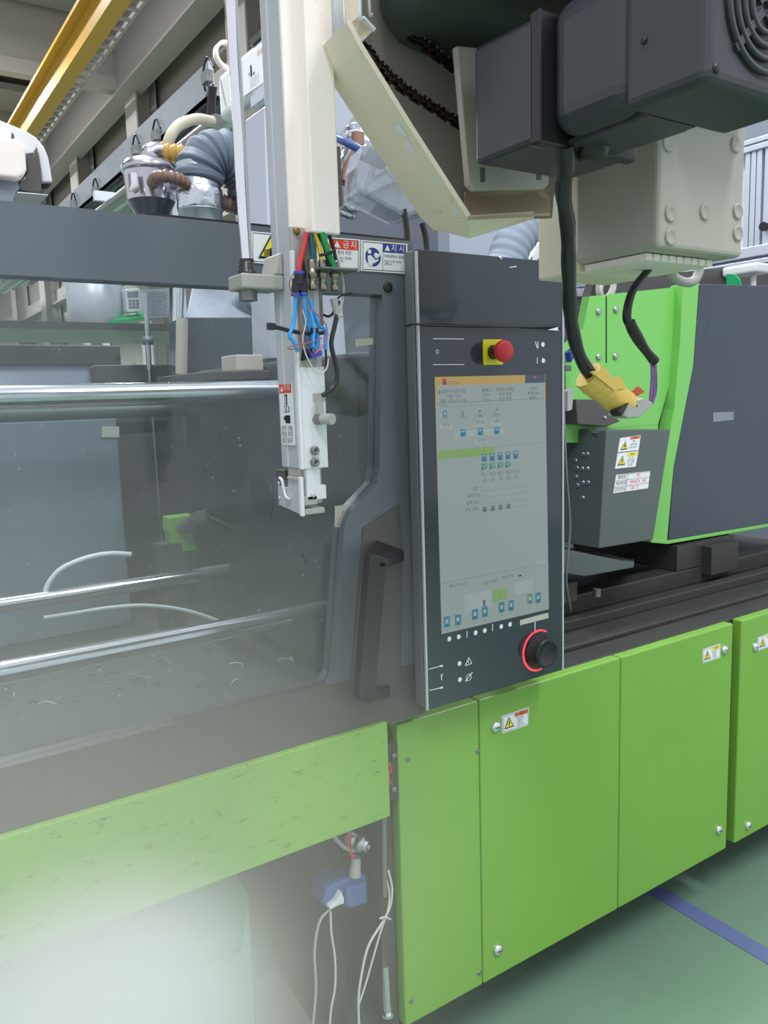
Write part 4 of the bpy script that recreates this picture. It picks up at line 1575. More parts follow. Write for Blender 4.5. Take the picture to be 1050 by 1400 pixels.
def chain(pts, n, Y, label):
    h = MB()
    h.cyl(at(*pts[0], Y=Y + .004), at(pts[0][0] + .4, pts[0][1] + .3, Y=Y + .004), .002, CHAIN, 8)
    ch = lab(h.build('chain', cr), label)
    P = smooth_path([at(x, y, Y=Y) for x, y in pts], 12)
    L = [0]
    for i in range(1, len(P)):
        L.append(L[-1] + (P[i] - P[i - 1]).length)
    step = L[-1] / n
    proto = None
    for i in range(n):
        s_ = (i + .5) * step
        j = next(k for k in range(1, len(L)) if L[k] >= s_)
        f_ = (s_ - L[j - 1]) / (L[j] - L[j - 1])
        q = P[j - 1].lerp(P[j], f_)
        d_ = (P[j] - P[j - 1]).normalized()
        if proto is None:
            k_ = step * .5
            lm = MB()
            for zz in (-.0075, .0035):
                ol = []
                for a in range(14):
                    an = 2 * math.pi * a / 14
                    rr = .0052 if abs(math.cos(an)) > .45 else .0036
                    ol.append(V((math.copysign(k_, math.cos(an)) * .75 + rr * math.cos(an) if abs(math.cos(an)) > .1 else 0, zz, rr * math.sin(an))))
                lm.prism(ol, (0, .003, 0), CHAIN)
            for sx in (-1, 1):
                lm.cyl((sx * k_ * .75, -.0095, 0), (sx * k_ * .75, .0085, 0), .0024, CHAIN, 8)
                lm.cyl((sx * k_ * .75, -.0102, 0), (sx * k_ * .75, -.0093, 0), .0018, STEELGREY, 8)
            proto = lm.build('link', ch, origin=(0, 0, 0))
            o = proto
        else:
            o = proto.copy()
            COL.objects.link(o)
        o.parent = ch
        o.location = q - WL[ch] + V((0, (-.002 if i % 2 else .002), 0))
        o.rotation_euler = (0, math.atan2(-d_.z, d_.x), 0)
    return ch


chain([(492, 58), (520, 92), (556, 124), (594, 148), (632, 172)], 15, .955, 'oily drive chain, lower run')
chain([(564, 50), (584, 64), (604, 80), (630, 99)], 8, .955, 'oily drive chain, upper run')

# motor mounting plate, gearbox, motor and the drum overhead
b = MB()
pp = [(625, 62), (745, 74), (751, 252), (744, 259), (650, 260), (642, 252)]
b.px(pp, YN, .012, CREAM_BOX)
mpz = b.build('motor_plate', cr, bevel=.002)
for q0_, q1_ in (((660, 229), (660, 249)), ((737, 224), (737, 246))):
    b = MB()
    b.pxline(q0_, q1_, 6.5, YN - .0006, M('slot_shade', (88, 92, 86), .5))
    b.build('slot', mpz)
for q in ((736, 226),):
    b = MB()
    c = at(*q, Y=YN)
    b.cyl(c + V((0, -.002, 0)), c + V((0, -.018, 0)), .007, CREAM, 10)
    b.build('stud', mpz)

XMO = .75
mo = thing('drive_motor', (.86, .64, 1.885), 'big dark grey drive motor overhead at the upper right', 'motor')
b = MB()
g0 = [at(643, 84, Y=.835), at(717, 49, Y=.725), at(727, 224, Y=.725), at(650, 229, Y=.835)]
g0[0].x = g0[1].x = g0[2].x = g0[3].x = .712
g0[2].z = g0[3].z = 1.893
g0[0].z, g0[1].z = 2.035, 2.03
b.loft(g0, [p_ + V((.17, 0, 0)) for p_ in g0], MOTOR)
b.build('gearbox', mo, bevel=.006)
b = MB()
zc, hh = 1.964, .074
b.box((.712, .718, zc - hh), (.885, .735, zc + hh), BLACK)
b.build('flange', mo, bevel=.003)
b = MB()
# body: round bottom section blending to the square rear cover
b.box((.727, .60, 1.897), (.878, .722, 2.045), MOTOR)
b.build('stator_housing', mo, bevel=.028, seg=5)
b = MB()
b.box((.724, .505, 1.893), (.90, .606, 2.06), MOTOR)
b.build('fan_cover', mo, bevel=.010, seg=3)
b = MB()
c = V((.812, .5045, 1.975))
b.disc(c, .066, (0, -1, 0), BLACK, 36)
for k in range(4):
    b.lathe(c, (0, -1, 0), [(.020 + k * .0125, 0), (.020 + k * .0125, .004), (.0245 + k * .0125, .004), (.0245 + k * .0125, 0)], MOTOR, 36)
for k in range(4):
    a = math.radians(45 + 90 * k)
    d_ = V((math.cos(a), 0, math.sin(a)))
    s_ = V((-d_.z, 0, d_.x)) * .004
    b.prism([c + d_ * .006 - s_, c + d_ * .066 - s_, c + d_ * .066 + s_, c + d_ * .006 + s_], (0, -.003, 0), MOTOR)
b.build('fan_grille', mo)
for dx, dz in ((-.075, -.070), (.075, -.070), (-.075, .070), (.075, .070)):
    hexbolt(mo, c + V((dx, .001, dz)), (0, -1, 0), .005, BLACK, .003, 'screw')
hexbolt(mo, at(881, 56, X=.724), (-1, 0, 0), .0035, BLACK, .003, 'screw')
b = MB()
b.lathe((.800, .718, 1.900), (0, 0, -1), [(.024, -.02), (.024, .0), (.020, .012), (.016, .018), (.0001, .018)], BLACK, 20)
b.build('cable_gland', mo)
for q in ((741, 182), (744, 194)):
    c = at(*q, X=.735)
    b = MB()
    b.cyl(c, c + V((-.014, 0, 0)), .008, STEELGREY, 12)
    b.cyl(c + V((-.012, 0, 0)), c + V((-.02, 0, 0)), .005, STEELGREY, 10)
    b.build('mount_bolt', mo)
# lower fairing between gearbox and rear cover
b = MB()
b.prism([(.76, .718, 1.893), (.76, .60, 1.893), (.76, .60, 1.900), (.76, .718, 1.900)], (.08, 0, 0), MOTOR)
b.build('base_rib', mo)

dr = MB()
cc = at(700, -35, Y=.87)
dr.lathe((.83, .84, 2.088), (0, 0, 1), [(.0001, .0), (.165, .0), (.195, .010), (.212, .035), (.215, .10), (.0001, .10)], DRUM, 48)
lab(dr.build('drum_cover', cr), 'dark green drum cover')

# ================================================================== JUNCTION BOX behind the motor
XB, YBx = 1.036, .80
jb = thing('junction_box', (1.14, .88, 1.81), 'grey cream junction box with bolted lid hanging beside the motor', 'box')
zb0, zb1 = 1.808, 2.04
b = MB()
b.box((XB, YBx, zb0), (1.252, .965, zb1), CREAM_BOX)
b.build('casing', jb, bevel=.008, seg=3)
for q in ((913, 196), (1005, 198), (916, 292), (963, 290), (1008, 289), (916, 324), (1008, 319)):
    b = MB()
    c = at(*q, Y=YBx)
    b.lathe(c, (0, -1, 0), [(.0125, 0), (.0125, .0025), (.0105, .0035), (.0075, .0015), (.0001, .0015)], CREAM_BOX, 18)
    b.build('lid_bolt', jb)
b = MB()
b.box((XB + .01, .965, 1.795), (1.22, 1.06, 2.06), CREAM_WORN)
b.build('rear_flange', jb, bevel=.004)
for k in range(9):
    b = MB()
    yy = .975 + 0 * k
    xk = XB + .012 + k * .019
    b.box((xk, .83 + .0 * k, zb0 - .012), (xk + .016, .955, zb0 - .001), CREAM)
    b.build('terminal_rib', jb, bevel=.002)
b = MB()
b.tube([at(*q, Y=.93) for q in ((906, 352), (915, 372), (930, 384), (947, 385), (955, 372), (957, 348))], .0085, GREYPL, 12, 6)
b.build('conduit_loop', jb)
b = MB()
b.tube([at(*q, Y=.93) for q in ((1016, 168), (1028, 160), (1034, 145), (1032, 128))], .009, GREYPL, 12, 6)
b.build('conduit_bend', jb)
b = MB()
b.box((XB - .01, .70, zb1 + .004), (1.24, .99, zb1 + .02), CREAM_BOX)
b.px([(792, 207), (900, 165), (1015, 122), (1015, 150), (958, 166), (898, 160), (850, 190)], .79, .003, CREAM_BOX)
b.build('hanger_plate', jb)
hexbolt(jb, at(935, 157, Y=.789), (0, -1, 0), .005, STEELGREY, .004)

# cables
mc = thing('motor_cable', at(785, 470, Y=.9), 'thick black sleeved cable hanging from the motor to a taped plug', 'cable')
b = MB()
b.tube([at(774, 196, Y=.72), at(774, 230, Y=.74), at(770, 262, Y=.78), at(776, 310, Y=.82), at(778, 380, Y=.86), at(781, 440, Y=.9), at(794, 490, Y=.92), at(821, 531, Y=.93)], lambda l, L: .0106 + .0006 * math.sin(l * 90), RUBBER, 14, 8)
b.build('sleeve', mc)
b = MB()
tp = [at(804, 512, Y=.93), at(822, 530, Y=.925), at(842, 546, Y=.92), at(862, 556, Y=.918)]
b.tube(tp, lambda l, L: .0255 - .004 * l / L + .0016 * math.sin(l * 95) + .0007 * math.sin(l * 410), TAPE, 12, 8)
b.build('tape_wrap', mc)
b = MB()
b.poly([at(808, 508, Y=.90), at(820, 506, Y=.90), at(838, 517, Y=.90), at(846, 516, Y=.90), at(856, 530, Y=.90), at(840, 534, Y=.90)], TAPE)
b.px([(808, 508), (820, 506), (838, 517), (848, 515), (858, 532), (842, 540)], .905, .004, TAPE)
b.build('tape_flap', mc)
b = MB()
q0, q1, q2 = at(848, 563, Y=.906), at(868, 550, Y=.93), at(890, 558, Y=.92)
b.px([(845, 562), (858, 551), (862, 549), (850, 570)], .895, .02, BLACK)
b.px([(852, 568), (862, 550), (880, 544), (893, 550), (892, 556), (874, 571), (860, 572)], .897, .035, GREYPL)
pg = lab(b.build('plug', mc, bevel=.003), 'pale grey plug')
b = MB()
b.disc(at(871, 555, Y=.8965), .0018, (0, -1, 0), BLACK, 10)
b.build('pin_hole', pg)
b = MB()
b.px([(862, 537), (873, 528), (882, 536), (874, 540), (868, 544)], .93, .004, INKORANGE)
b.build('orange_latch', mc)

bc = thing('box_cable', at(870, 430, Y=.9), 'black cable from the junction box ending in coloured wires', 'cable')
b = MB()
b.tube([at(904, 352, Y=.90), at(884, 372, Y=.90), at(864, 400, Y=.90), at(857, 432, Y=.90), at(863, 448, Y=.90)], lambda l, L: .0052 + .0022 * min(1, l / L * 1.2), RUBBER, 12, 8)
b.build('cable', bc)
b = MB()
b.tube([at(861, 440, Y=.90), at(866, 452, Y=.90), at(880, 475, Y=.90), at(895, 494, Y=.90)], lambda l, L: .0088 + .0012 * math.sin(l * 70), BLACK, 12, 8)
b.build('sleeve', bc)
for k, mm in enumerate((WVIOLET, WPINK, WBLUE, WVIOLET, INKORANGE, COLLAR)):
    o_ = (k - 2.5) * 1.6
    b = MB()
    b.tube([at(893 + o_ * .8, 492, Y=.90 + .003 * (k % 3)), at(894 + o_ * .9, 515, Y=.90 + .003 * (k % 2)), at(893 + o_, 536, Y=.90 + .003 * (k % 3)), at(890 + o_ * .6, 553, Y=.905)], .0013, mm, 6, 5)
    lab(b.build('wire', bc), ('violet wire', 'pink wire', 'light blue wire', 'violet wire', 'orange wire', 'dark blue wire')[k])

# ================================================================== OVERHEAD AND BEHIND
# tall pale robot column behind the arm
rc = thing('robot_column', (.9, 2.05, 1.74), 'tall pale robot column standing behind the hanging arm', 'column')
b = MB()
b.px([(361, 146), (448, 96), (459, 190), (462, 330), (474, 490), (371, 490)], 2.0, .12, ALUFRAME)
b.build('post', rc, bevel=.003)
b = MB()
b.px([(430, 90), (450, 104), (486, 158), (456, 195), (430, 200)], 1.96, .03, CABGREY)
b.build('gusset', rc, bevel=.002)

# galvanised cable tray running along the hall
XT = 1.9
ct = thing('cable_tray', at(190, 210, X=XT), 'galvanised cable tray climbing from the door top towards the white robot beam', 'cable tray')
q0, q1 = at(286, 112, X=XT), at(70, 296, X=XT)
zt_ = (q0.z + q1.z) / 2
b = MB()
b.box((XT, q0.y, zt_ - .10), (XT + .03, 12.5, zt_ + .075), GALV)
b.box((XT, q0.y, zt_ - .10), (XT + .5, 12.5, zt_ - .095), GALV)
b.build('channel', ct)
b = MB()
for k in range(5):
    b.tube([(XT + .08 + .08 * k, q0.y - .3, zt_ - .14), (XT + .09 + .08 * k, 6.5, zt_ - .17), (XT + .08 + .08 * k, 12, zt_ - .14)], .03, RUBBER, 8, 4)
b.build('hose_bundle', ct, kind='stuff')
for q in ((213, 186), (185, 206), (130, 262), (100, 280), (283, 106)):
    c = at(*q, X=XT - .02)
    b = MB()
    b.tube([c + V((0, -.10, .02)), c + V((0, -.02, .10)), c + V((0, .06, .02)), c + V((0, 0, -.10)), c + V((0, -.08, -.06))], .007, RUBBER, 6, 4)
    b.box((c.x - .02, c.y - .04, c.z - .03), (c.x + .02, c.y + .04, c.z + .03), STEELGREY)
    b.build('wire_clamp', ct)
for k, (px_, py_) in enumerate(((131, 292), (236, 240))):
    c = at(px_, py_, X=XT + .3)
    b = MB()
    b.box((c.x - .03, c.y - .03, 1.0), (c.x + .03, c.y + .03, zt_ - .10), OFFWHITE)
    b.build('support_post', ct)

pr = thing('pipe_rack', at(160, 285, X=1.7), 'rack of grey pipes just above the top edge of the door', 'pipes')
for k in range(4):
    c = at(150, 281 + k * 6, X=1.55 + .09 * k)
    b = MB()
    b.cyl((c.x, 3.6, c.z), (c.x, 10, c.z), .035, ALU if k % 2 else STEELGREY, 12)
    b.build('pipe', pr)
b = MB()
c = at(150, 272, X=1.6)
b.box((1.50, c.y - .02, c.z - .02), (2.0, c.y + .02, c.z + .04), ALUFRAME)
b.build('cross_bar', pr)
for k, (py_, X_) in enumerate(((158, 1.82), (170, 1.90), (178, 1.98))):
    c = at(345, py_, X=X_)
    b = MB()
    b.cyl((c.x, 2.4, c.z), (c.x, 7, c.z), .032, STEELGREY, 12)
    b.build('pipe', pr)

# white robot beam with printed notice
XR_ = 1.5
bm_ = thing('robot_beam', at(330, 120, X=XR_), 'white robot beam with printed notice behind the chrome rod', 'robot beam')
za, zbm = at(340, 64, X=XR_).z, at(336, 139, X=XR_).z
ye = at(297, 120, X=XR_).y
b = MB()
b.box((XR_, 2.3, zbm), (XR_ + .24, ye, za), OFFWHITE)
b.build('cover', bm_, bevel=.03, seg=4)
b = MB()
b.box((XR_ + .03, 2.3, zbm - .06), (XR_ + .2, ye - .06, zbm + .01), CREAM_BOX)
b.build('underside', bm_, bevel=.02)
b = MB()
b.box((XR_ - .012, 2.3, zbm - .045), (XR_ + .02, ye - .35, zbm - .005), ALUFRAME)
b.build('side_rail', bm_)
b = MB()
b.box((XR_ - .003, 2.3, za - .005), (XR_ + .05, ye - .35, za + .02), DARK)
b.build('top_seam', bm_)
b = MB()
c = at(307, 128, X=XR_ - .001)
b.prism([at(300, 104, X=XR_ - .001), at(301.2, 104, X=XR_ - .001), at(309.5, 144, X=XR_ - .001), at(308.5, 144, X=XR_ - .001)], (-.003, 0, 0), GREYPL)
b.build('end_seam', bm_)
b = MB()
b.lathe(at(310, 76, X=XR_ + .04) + V((0, -.015, 0)), (0, 1, 0), [(.045, 0), (.058, .0), (.058, .03), (.045, .03), (.045, 0)], CREAM, 20)
b.build('lifting_eye', bm_)
b = MB()
pn = [at(334, 84, X=XR_ - .001), at(362, 62, X=XR_ - .001), at(362, 112, X=XR_ - .001), at(334, 132, X=XR_ - .001)]
b.prism(pn, (-.003, 0, 0), PAPER)
nt_ = lab(b.build('notice', bm_), 'printed white notice')
p = MB()


def nu(x, y):
    return (pn[0] * (1 - x) + pn[1] * x) * (1 - y) + (pn[3] * (1 - x) + pn[2] * x) * y + V((-.0045, 0, 0))


hn = (pn[0] - pn[3]).length
p.text('주의', nu(.80, .12), V((0, -1, 0)), UZ, hn * .14, INKRED)
p.poly([nu(.34, .28), nu(.40, .26), nu(.44, .58), nu(.36, .60)], INK)
p.poly([nu(.50, .52), nu(.55, .52), nu(.55, .60), nu(.50, .60)], INK)
p.poly([nu(.26, .45), nu(.30, .44), nu(.30, .52), nu(.27, .52)], GREYINK)
for k in range(3):
    p.text('로봇 동작 중 접근 금지', nu(.56, .70 + k * .10), V((0, -1, 0)), UZ, hn * .05, GREYINK)
p.build('notice_print', nt_)
b = MB()
c = at(287, 152, X=1.6)
b.tube([at(291, 118, X=1.6), at(289, 140, X=1.6), at(288, 165, X=1.6), at(287, 195, X=1.6)], .022, RUBBER, 8)
tag(b.build('black_hose'), 'black hose dropping from the end of the white robot beam', 'hose')
b = MB()
q0 = at(349, 190, Y=2.8)
b.cyl(q0 + V((0, 0, -.06)), q0, .014, OFFWHITE, 10)
b.lathe(q0, (0, 0, 1), [(.016, 0), (.018, .02), (.012, .035), (.0001, .036)], PLUGBL, 12)
tag(b.build('blue_cap_valve'), 'small white valve with blue cap above the pipes', 'valve')

# stainless hopper loader
YH2 = 2.9
hl = thing('hopper_loader', at(205, 300, Y=YH2), 'stainless steel hopper loader with domed lid behind the door top', 'hopper')
hc = at(206, 260, Y=YH2)
hx = hc.x


def hz(py):
    return at(206, py, Y=YH2).z


rr = (at(240, 240, Y=YH2) - at(171, 240, Y=YH2)).length / 2
b = MB()
b.lathe((hx, YH2, 0), (0, 0, 1), [(rr * .90, hz(276)), (rr * .97, hz(240)), (rr * .98, hz(238))], STAIN, 40)
b.build('drum', hl)
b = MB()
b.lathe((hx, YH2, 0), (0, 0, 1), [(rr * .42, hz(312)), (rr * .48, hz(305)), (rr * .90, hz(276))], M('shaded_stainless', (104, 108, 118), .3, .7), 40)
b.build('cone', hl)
b = MB()
b.lathe((hx, YH2, 0), (0, 0, 1), [(rr * .98, hz(238)), (rr * 1.05, hz(236)), (rr * 1.05, hz(230)), (rr, hz(228)), (rr * .9, hz(222)), (rr * .6, hz(219)), (.0001, hz(218))], STAIN, 40)
b.build('lid', hl)
b = MB()
ex = at(213, 205, Y=YH2)
b.tube([(hx + .02, YH2, hz(222)), at(204, 212, Y=YH2), at(211, 206, Y=YH2), at(222, 206, Y=YH2)], .030, STAIN, 16, 8)
b.build('elbow', hl)
for q in ((182, 250), (235, 252)):
    b = MB()
    c = at(*q, Y=YH2 - rr * .95)
    b.box((c.x - .010, c.y - .012, c.z - .025), (c.x + .010, c.y + .02, c.z + .03), CHROME)
    b.cyl(c + V((0, -.014, -.02)), c + V((0, -.004, -.02)), .016, CHROME, 12)
    b.build('clamp', hl)


def ribbed(name, pts, r, mats, label, pitch, amp=.10, cat='hose', Y=2.8, split=None):
    b = MB()
    P3 = [at(q[0], q[1], Y=(q[2] if len(q) > 2 else Y)) for q in pts]
    b.tube(P3, lambda l, L: r * (1 + amp * (math.sin(l * 2 * math.pi / pitch))), mats, 14, 16)
    return tag(b.build(name), label, cat)


ribbed('material_hose', [(220, 206, 2.9), (232, 208, 2.88), (252, 210, 2.86)], .028, AMBER, 'short amber ribbed hose end on the hopper loader elbow', .022)
ribbed('material_hose', [(252, 210, 2.86), (268, 212, 2.86), (290, 216, 2.9)], .028, RUBBER, 'black ribbed hose leading from the amber hose end into the fabric duct', .022)
ribbed('material_hose', [(209, 250, 2.78), (214, 243, 2.68), (226, 241, 2.64), (240, 244, 2.64), (254, 250, 2.66)], .020, RIBBED, 'brown ribbed hose on the side of the hopper loader', .018)
ribbed('material_hose', [(298, 276, 2.75), (318, 280, 2.75), (345, 290, 2.8)], .028, RIBBED, 'brown braided hose between the foil duct and the rod', .016)
b = MB()
b.tube([at(290, 166, Y=3.1), at(268, 163, Y=3.05), at(244, 172, Y=3.0), at(231, 192, Y=3.0), at(229, 215, Y=3.05), at(234, 232, Y=3.1), at(242, 240, Y=3.2)], .020, TUBEIV, 14, 8)
tag(b.build('ivory_hose'), 'ivory hose arching over behind the hopper loader', 'hose')

# foil wrapped galvanised duct with grey fabric duct
du = thing('foil_duct', at(273, 310, Y=2.7), 'galvanised duct wrapped in crinkled foil below the grey fabric duct', 'duct')
dx0 = at(273, 270, Y=2.7).x
rd = (at(300, 290, Y=2.7) - at(244, 290, Y=2.7)).length / 2


def dz(py):
    return at(273, py, Y=2.7).z


b = MB()
b.lathe((dx0, 2.7, 0), (0, 0, 1), [(rd * 1.0, dz(325)), (rd * 1.0, dz(290)), (rd * 1.03, dz(289.5)), (rd * 1.03, dz(288)), (rd * .95, dz(287)), (rd * .95, dz(225))], GALV, 36)
b.build('pipe', du)
b = MB()
b.lathe((dx0, 2.7, 0), (0, 0, 1), [(rd * 1.01, dz(288)), (rd * 1.05, dz(285)), (rd * 1.03, dz(277)), (rd * 1.06, dz(270)), (rd * 1.05, dz(262)), (rd * .99, dz(258))], FOIL, 36)
lab(b.build('foil_wrap', du), 'crinkled aluminium foil wrap')
fd = MB()
path = [at(273, 250, Y=2.7), at(274, 234, Y=2.7), at(281, 220, Y=2.7), at(296, 212, Y=2.7), at(314, 216, Y=2.7), at(331, 234, Y=2.71), at(344, 262, Y=2.72), at(357, 298, Y=2.74), at(373, 338, Y=2.76)]
fd.tube(path, lambda l, L: .074 + .010 * abs(math.sin(l * math.pi / .034)) + .0015 * math.sin(l * 300), CLOTH, 28, 18)
tag(fd.build('fabric_duct'), 'large grey pleated fabric duct bending over the foil duct', 'duct')

# white hooded head at the far left
rh = thing('robot_hood', at(20, 250, Y=2.2), 'white hooded robot head with cream box at the upper left', 'robot head')
b = MB()
b.px([(-60, 140), (0, 164), (20, 172), (38, 180), (50, 188), (60, 200), (66, 214), (69, 230), (72, 249), (57, 249), (55, 225), (53, 212), (50, 202), (47, 210), (36, 211), (28, 196), (-60, 185)], 2.2, .18, OFFWHITE)
b.build('hood', rh, bevel=.004)
b = MB()
b.px([(-60, 188), (22, 190), (31, 194), (35, 202), (37, 232), (33, 240), (24, 244), (-60, 236)], 2.12, .20, CREAM)
b.build('cream_box', rh, bevel=.008, seg=3)
b = MB()
b.px([(36, 212), (47, 212), (49, 202), (51, 202), (53, 218), (56, 236), (57, 262), (40, 262), (24, 258), (26, 250), (35, 244), (38, 235)], 2.16, .15, DARK)
b.build('dark_block', rh, bevel=.003)
b = MB()
b.px([(57, 249), (71, 250), (66, 258), (58, 258)], 2.22, .12, RUBBER)
b.build('socket', rh, bevel=.002)
b = MB()
b.px([(16, 181), (19, 184), (20, 189), (15, 189)], 2.199, .004, DARK)
b.build('vent', rh)
b = MB()
b.px([(-60, 236), (24, 244), (26, 258), (22, 262), (14, 284), (-60, 276)], 2.15, .15, CABGREY2)
b.build('lower_plate', rh)
b = MB()
b.px([(24, 262), (66, 266), (66, 267), (24, 263.5)], 2.12, .2, OFFWHITE)
b.build('ledge', rh)
b = MB()
b.px([(15, 268), (62, 268), (62, 288), (15, 288)], 2.3, .02, PANE)
b.build('film', rh)

# pale cabinets and enclosure behind the console
cb = thing('pale_cabinet', (2.3, 2.9, 1.0), 'pale blue grey enclosure cabinet behind the robot arm and console', 'cabinet')
XC = 1.75
zt2 = at(500, 268, X=XC).z
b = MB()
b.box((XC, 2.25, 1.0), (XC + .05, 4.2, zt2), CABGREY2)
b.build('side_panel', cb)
b = MB()
b.box((XC - .02, 2.22, zt2), (XC + .05, 4.2, zt2 + .035), OFFWHITE)
b.box((XC - .02, 2.22, zt2 + .05), (XC + .05, 4.2, zt2 + .085), OFFWHITE)
b.build('top_rail', cb, bevel=.003)
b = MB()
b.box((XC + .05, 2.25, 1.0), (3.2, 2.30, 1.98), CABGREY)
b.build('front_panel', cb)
for x_ in (at(636, 330, Y=2.24).x, at(656, 330, Y=2.24).x):
    b = MB()
    b.box((x_ - .012, 2.225, 1.0), (x_ + .012, 2.25, 2.02), OFFWHITE)
    b.build('corner_post', cb, bevel=.002)
b = MB()
b.box((XC, 2.21, 1.96), (3.2, 2.25, 1.99), ALUFRAME)
b.box((XC, 2.21, 2.005), (3.2, 2.25, 2.035), ALUFRAME)
b.build('front_rail', cb, bevel=.002)
b = MB()
b.box((2.2, 3.4, 1.0), (3.3, 3.5, 2.6), CABGREY)
b.build('back_panel', cb)
# ribbed duct and bright elbow above the console
b = MB()
b.tube([at(742, 285, Y=1.9), at(722, 306, Y=1.9), at(702, 332, Y=1.9), at(690, 365, Y=1.9), at(686, 400, Y=1.9), V((at(686, 400, Y=1.9).x, 1.9, 1.2)), V((at(686, 400, Y=1.9).x, 1.9, .93))], lambda l, L: .058 + .0035 * abs(math.sin(l * math.pi / .028)), CLOTH_L, 24, 18)
tag(b.build('fabric_duct'), 'pale grey ribbed duct rising behind the console top', 'duct')
b = MB()
b.tube([at(715, 372, Y=2.05), at(724, 352, Y=2.05), at(742, 346, Y=2.05), at(765, 356, Y=2.05)], .036, CHROME, 18, 10)
tag(b.build('bright_elbow'), 'shiny metal duct elbow just above the console top right', 'duct')
b = MB()
c = at(746, 331, Y=1.95)
b.cyl(c, c + V((.03, -.03, 0)), .014, RUBBER, 14)
b.cyl(c + V((.03, -.03, 0)), c + V((.032, -.032, 0)), .009, BROWNPIPE, 14)
tag(b.build('end_cap'), 'small dark round cap with copper centre above the shiny elbow', 'cap')
for pts, lb in ((((552, 286), (556, 315), (557, 350)), 'black strut below the milky plastic bag'), (((577, 305), (582, 325), (584, 352)), 'black strut between the bag and the console top'), (((751, 292), (759, 325), (766, 362)), 'black strap slanting beside the thick motor cable')):
    b = MB()
    P_ = [at(x, y, Y=1.55) for x, y in pts]
    P_ += [V((P_[-1].x + .002, 1.55, P_[-1].z - .03)), V((P_[-1].x + .002, 1.55, P_[-1].z - .10)), V((P_[-1].x + .002, 1.55, .93))]
    b.tube(P_, .007, RUBBER, 8, 4)
    tag(b.build('black_strut'), lb, 'strut')
# milky bag, blue tube, copper pipe, dark post between arm and carriage
b = MB()
A_ = [at(x, y, Y=1.545) for x, y in ((500, 192), (545, 215), (600, 285), (556, 297), (548, 294), (489, 262), (492, 225))]
b.loft(A_, [p_ + V((.02, .10, 0)) for p_ in A_], BAG)
tag(b.build('plastic_bag', bevel=.01), 'milky plastic bag hanging behind the slanted cream flange', 'bag')
b = MB()
b.tube([at(448, 183, Y=1.99), at(462, 189, Y=1.8), at(480, 198, Y=1.75), at(500, 210, Y=1.75)], .010, PLUGBL, 10)
tag(b.build('blue_tube'), 'short blue tube between the pale column and the plastic bag', 'tube')
b = MB()
b.tube([at(489, 182, Y=1.95), at(488, 205, Y=1.95), at(478, 228, Y=1.95), at(470, 250, Y=1.95)], .018, BROWNPIPE, 12)
tag(b.build('copper_pipe'), 'copper brown pipe beside the pale column', 'pipe')
b = MB()
b.px([(456, 198), (466, 200), (469, 280), (458, 283)], 1.9, .06, DARKER)
tag(b.build('dark_post', bevel=.003), 'short dark post beside the copper brown pipe', 'post')
b = MB()
b.tube([at(498, 180, Y=2.1), at(492, 215, Y=2.1), at(474, 262, Y=2.12), at(462, 290, Y=2.15)], lambda l, L: .055 + .003 * math.sin(l * 300), FOIL, 18, 10)
tag(b.build('foil_hose'), 'crinkled silver hose behind the copper brown pipe', 'hose')

# aluminium enclosure at the right edge
XE = 3.6
en = thing('aluminium_enclosure', (XE, 2.6, 1.0), 'white aluminium enclosure with vertical slats at the right edge', 'enclosure')


def ez(px_, py_):
    return at(px_, py_, X=XE).z


for za_, zc_ in ((ez(1000, 356), ez(1000, 342)), (ez(1000, 372), ez(1000, 360)), (ez(1040, 203), ez(1040, 195)), (ez(1040, 193), ez(1040, 186))):
    b = MB()
    b.box((XE, 1.9, za_), (XE + .05, 5.5, zc_), ALUFRAME)
    b.build('rail', en, bevel=.003)
zl, zu = ez(1000, 342), ez(1040, 203)
for k, px_ in enumerate((1019, 1027, 1035, 1048, 1064)):
    c = at(px_, 260, X=XE)
    b = MB()
    hw = .020 if k == 3 else .012
    b.box((XE + .01, c.y - hw, zl), (XE + .04, c.y + hw, zu), ALUFRAME)
    b.build('slat', en, bevel=.003)
b = MB()
b.box((XE + .05, 1.9, zl - .4), (XE + .07, 5.5, zu), OFFWHITE)
b.build('sheet', en)
b = MB()
b.box((XE + .9, 1.0, 0), (XE + 1.0, 6.5, 3.6), CABGREY2)
b.build('rear_wall', en)
b = MB()
c = at(1046, 310, X=XE - .005)
b.cyl(c, c + V((-.02, 0, 0)), .02, RUBBER, 10)
b.build('knob', en)
lb_ = thing('lamp_box', at(1015, 377, X=3.2), 'white box lamp on a short stem above the dark guard', 'lamp')
b = MB()
b.box((3.15, at(1045, 368, X=3.2).y, at(1020, 377, X=3.2).z), (3.25, at(996, 368, X=3.2).y, at(1020, 363, X=3.2).z), OFFWHITE)
b.build('housing', lb_, bevel=.012, seg=3)
b = MB()
c = at(1030, 377, X=3.2)
b.cyl(c, c + V((0, 0, -.12)), .012, OFFWHITE, 10)
b.build('stem', lb_)
b = MB()
b.prism([at(993, 374, X=3.1), at(1004, 375, X=3.1), at(1011, 382, X=3.1), at(1013, 392, X=3.1), at(993, 392, X=3.1)], (.01, 0, 0), GREENTAG)
tag(b.build('green_tag', bevel=.001), 'small green plastic tag below the white box lamp', 'tag')
b = MB()
for k in range(9):
    c = at(829 + random.uniform(-3, 3), 393 + random.uniform(-2, 2), Y=2.0 + .012 * k)
    rx = .032 + .003 * k
    b.tube([c + V((rx * .8 * math.cos(a) + .012 * math.sin(a), 0, rx * math.sin(a))) for a in [i * math.pi / 6 for i in range(13)]], .004, WWHITE, 6, 2)
tag(b.build('cable_coil'), 'coil of white cable lying on top of the green panel', 'cable')
b = MB()
b.box((1.95, 1.9, 1.84), (2.35, 2.2, 1.872), DARK)
b.build('top_tray', iu)

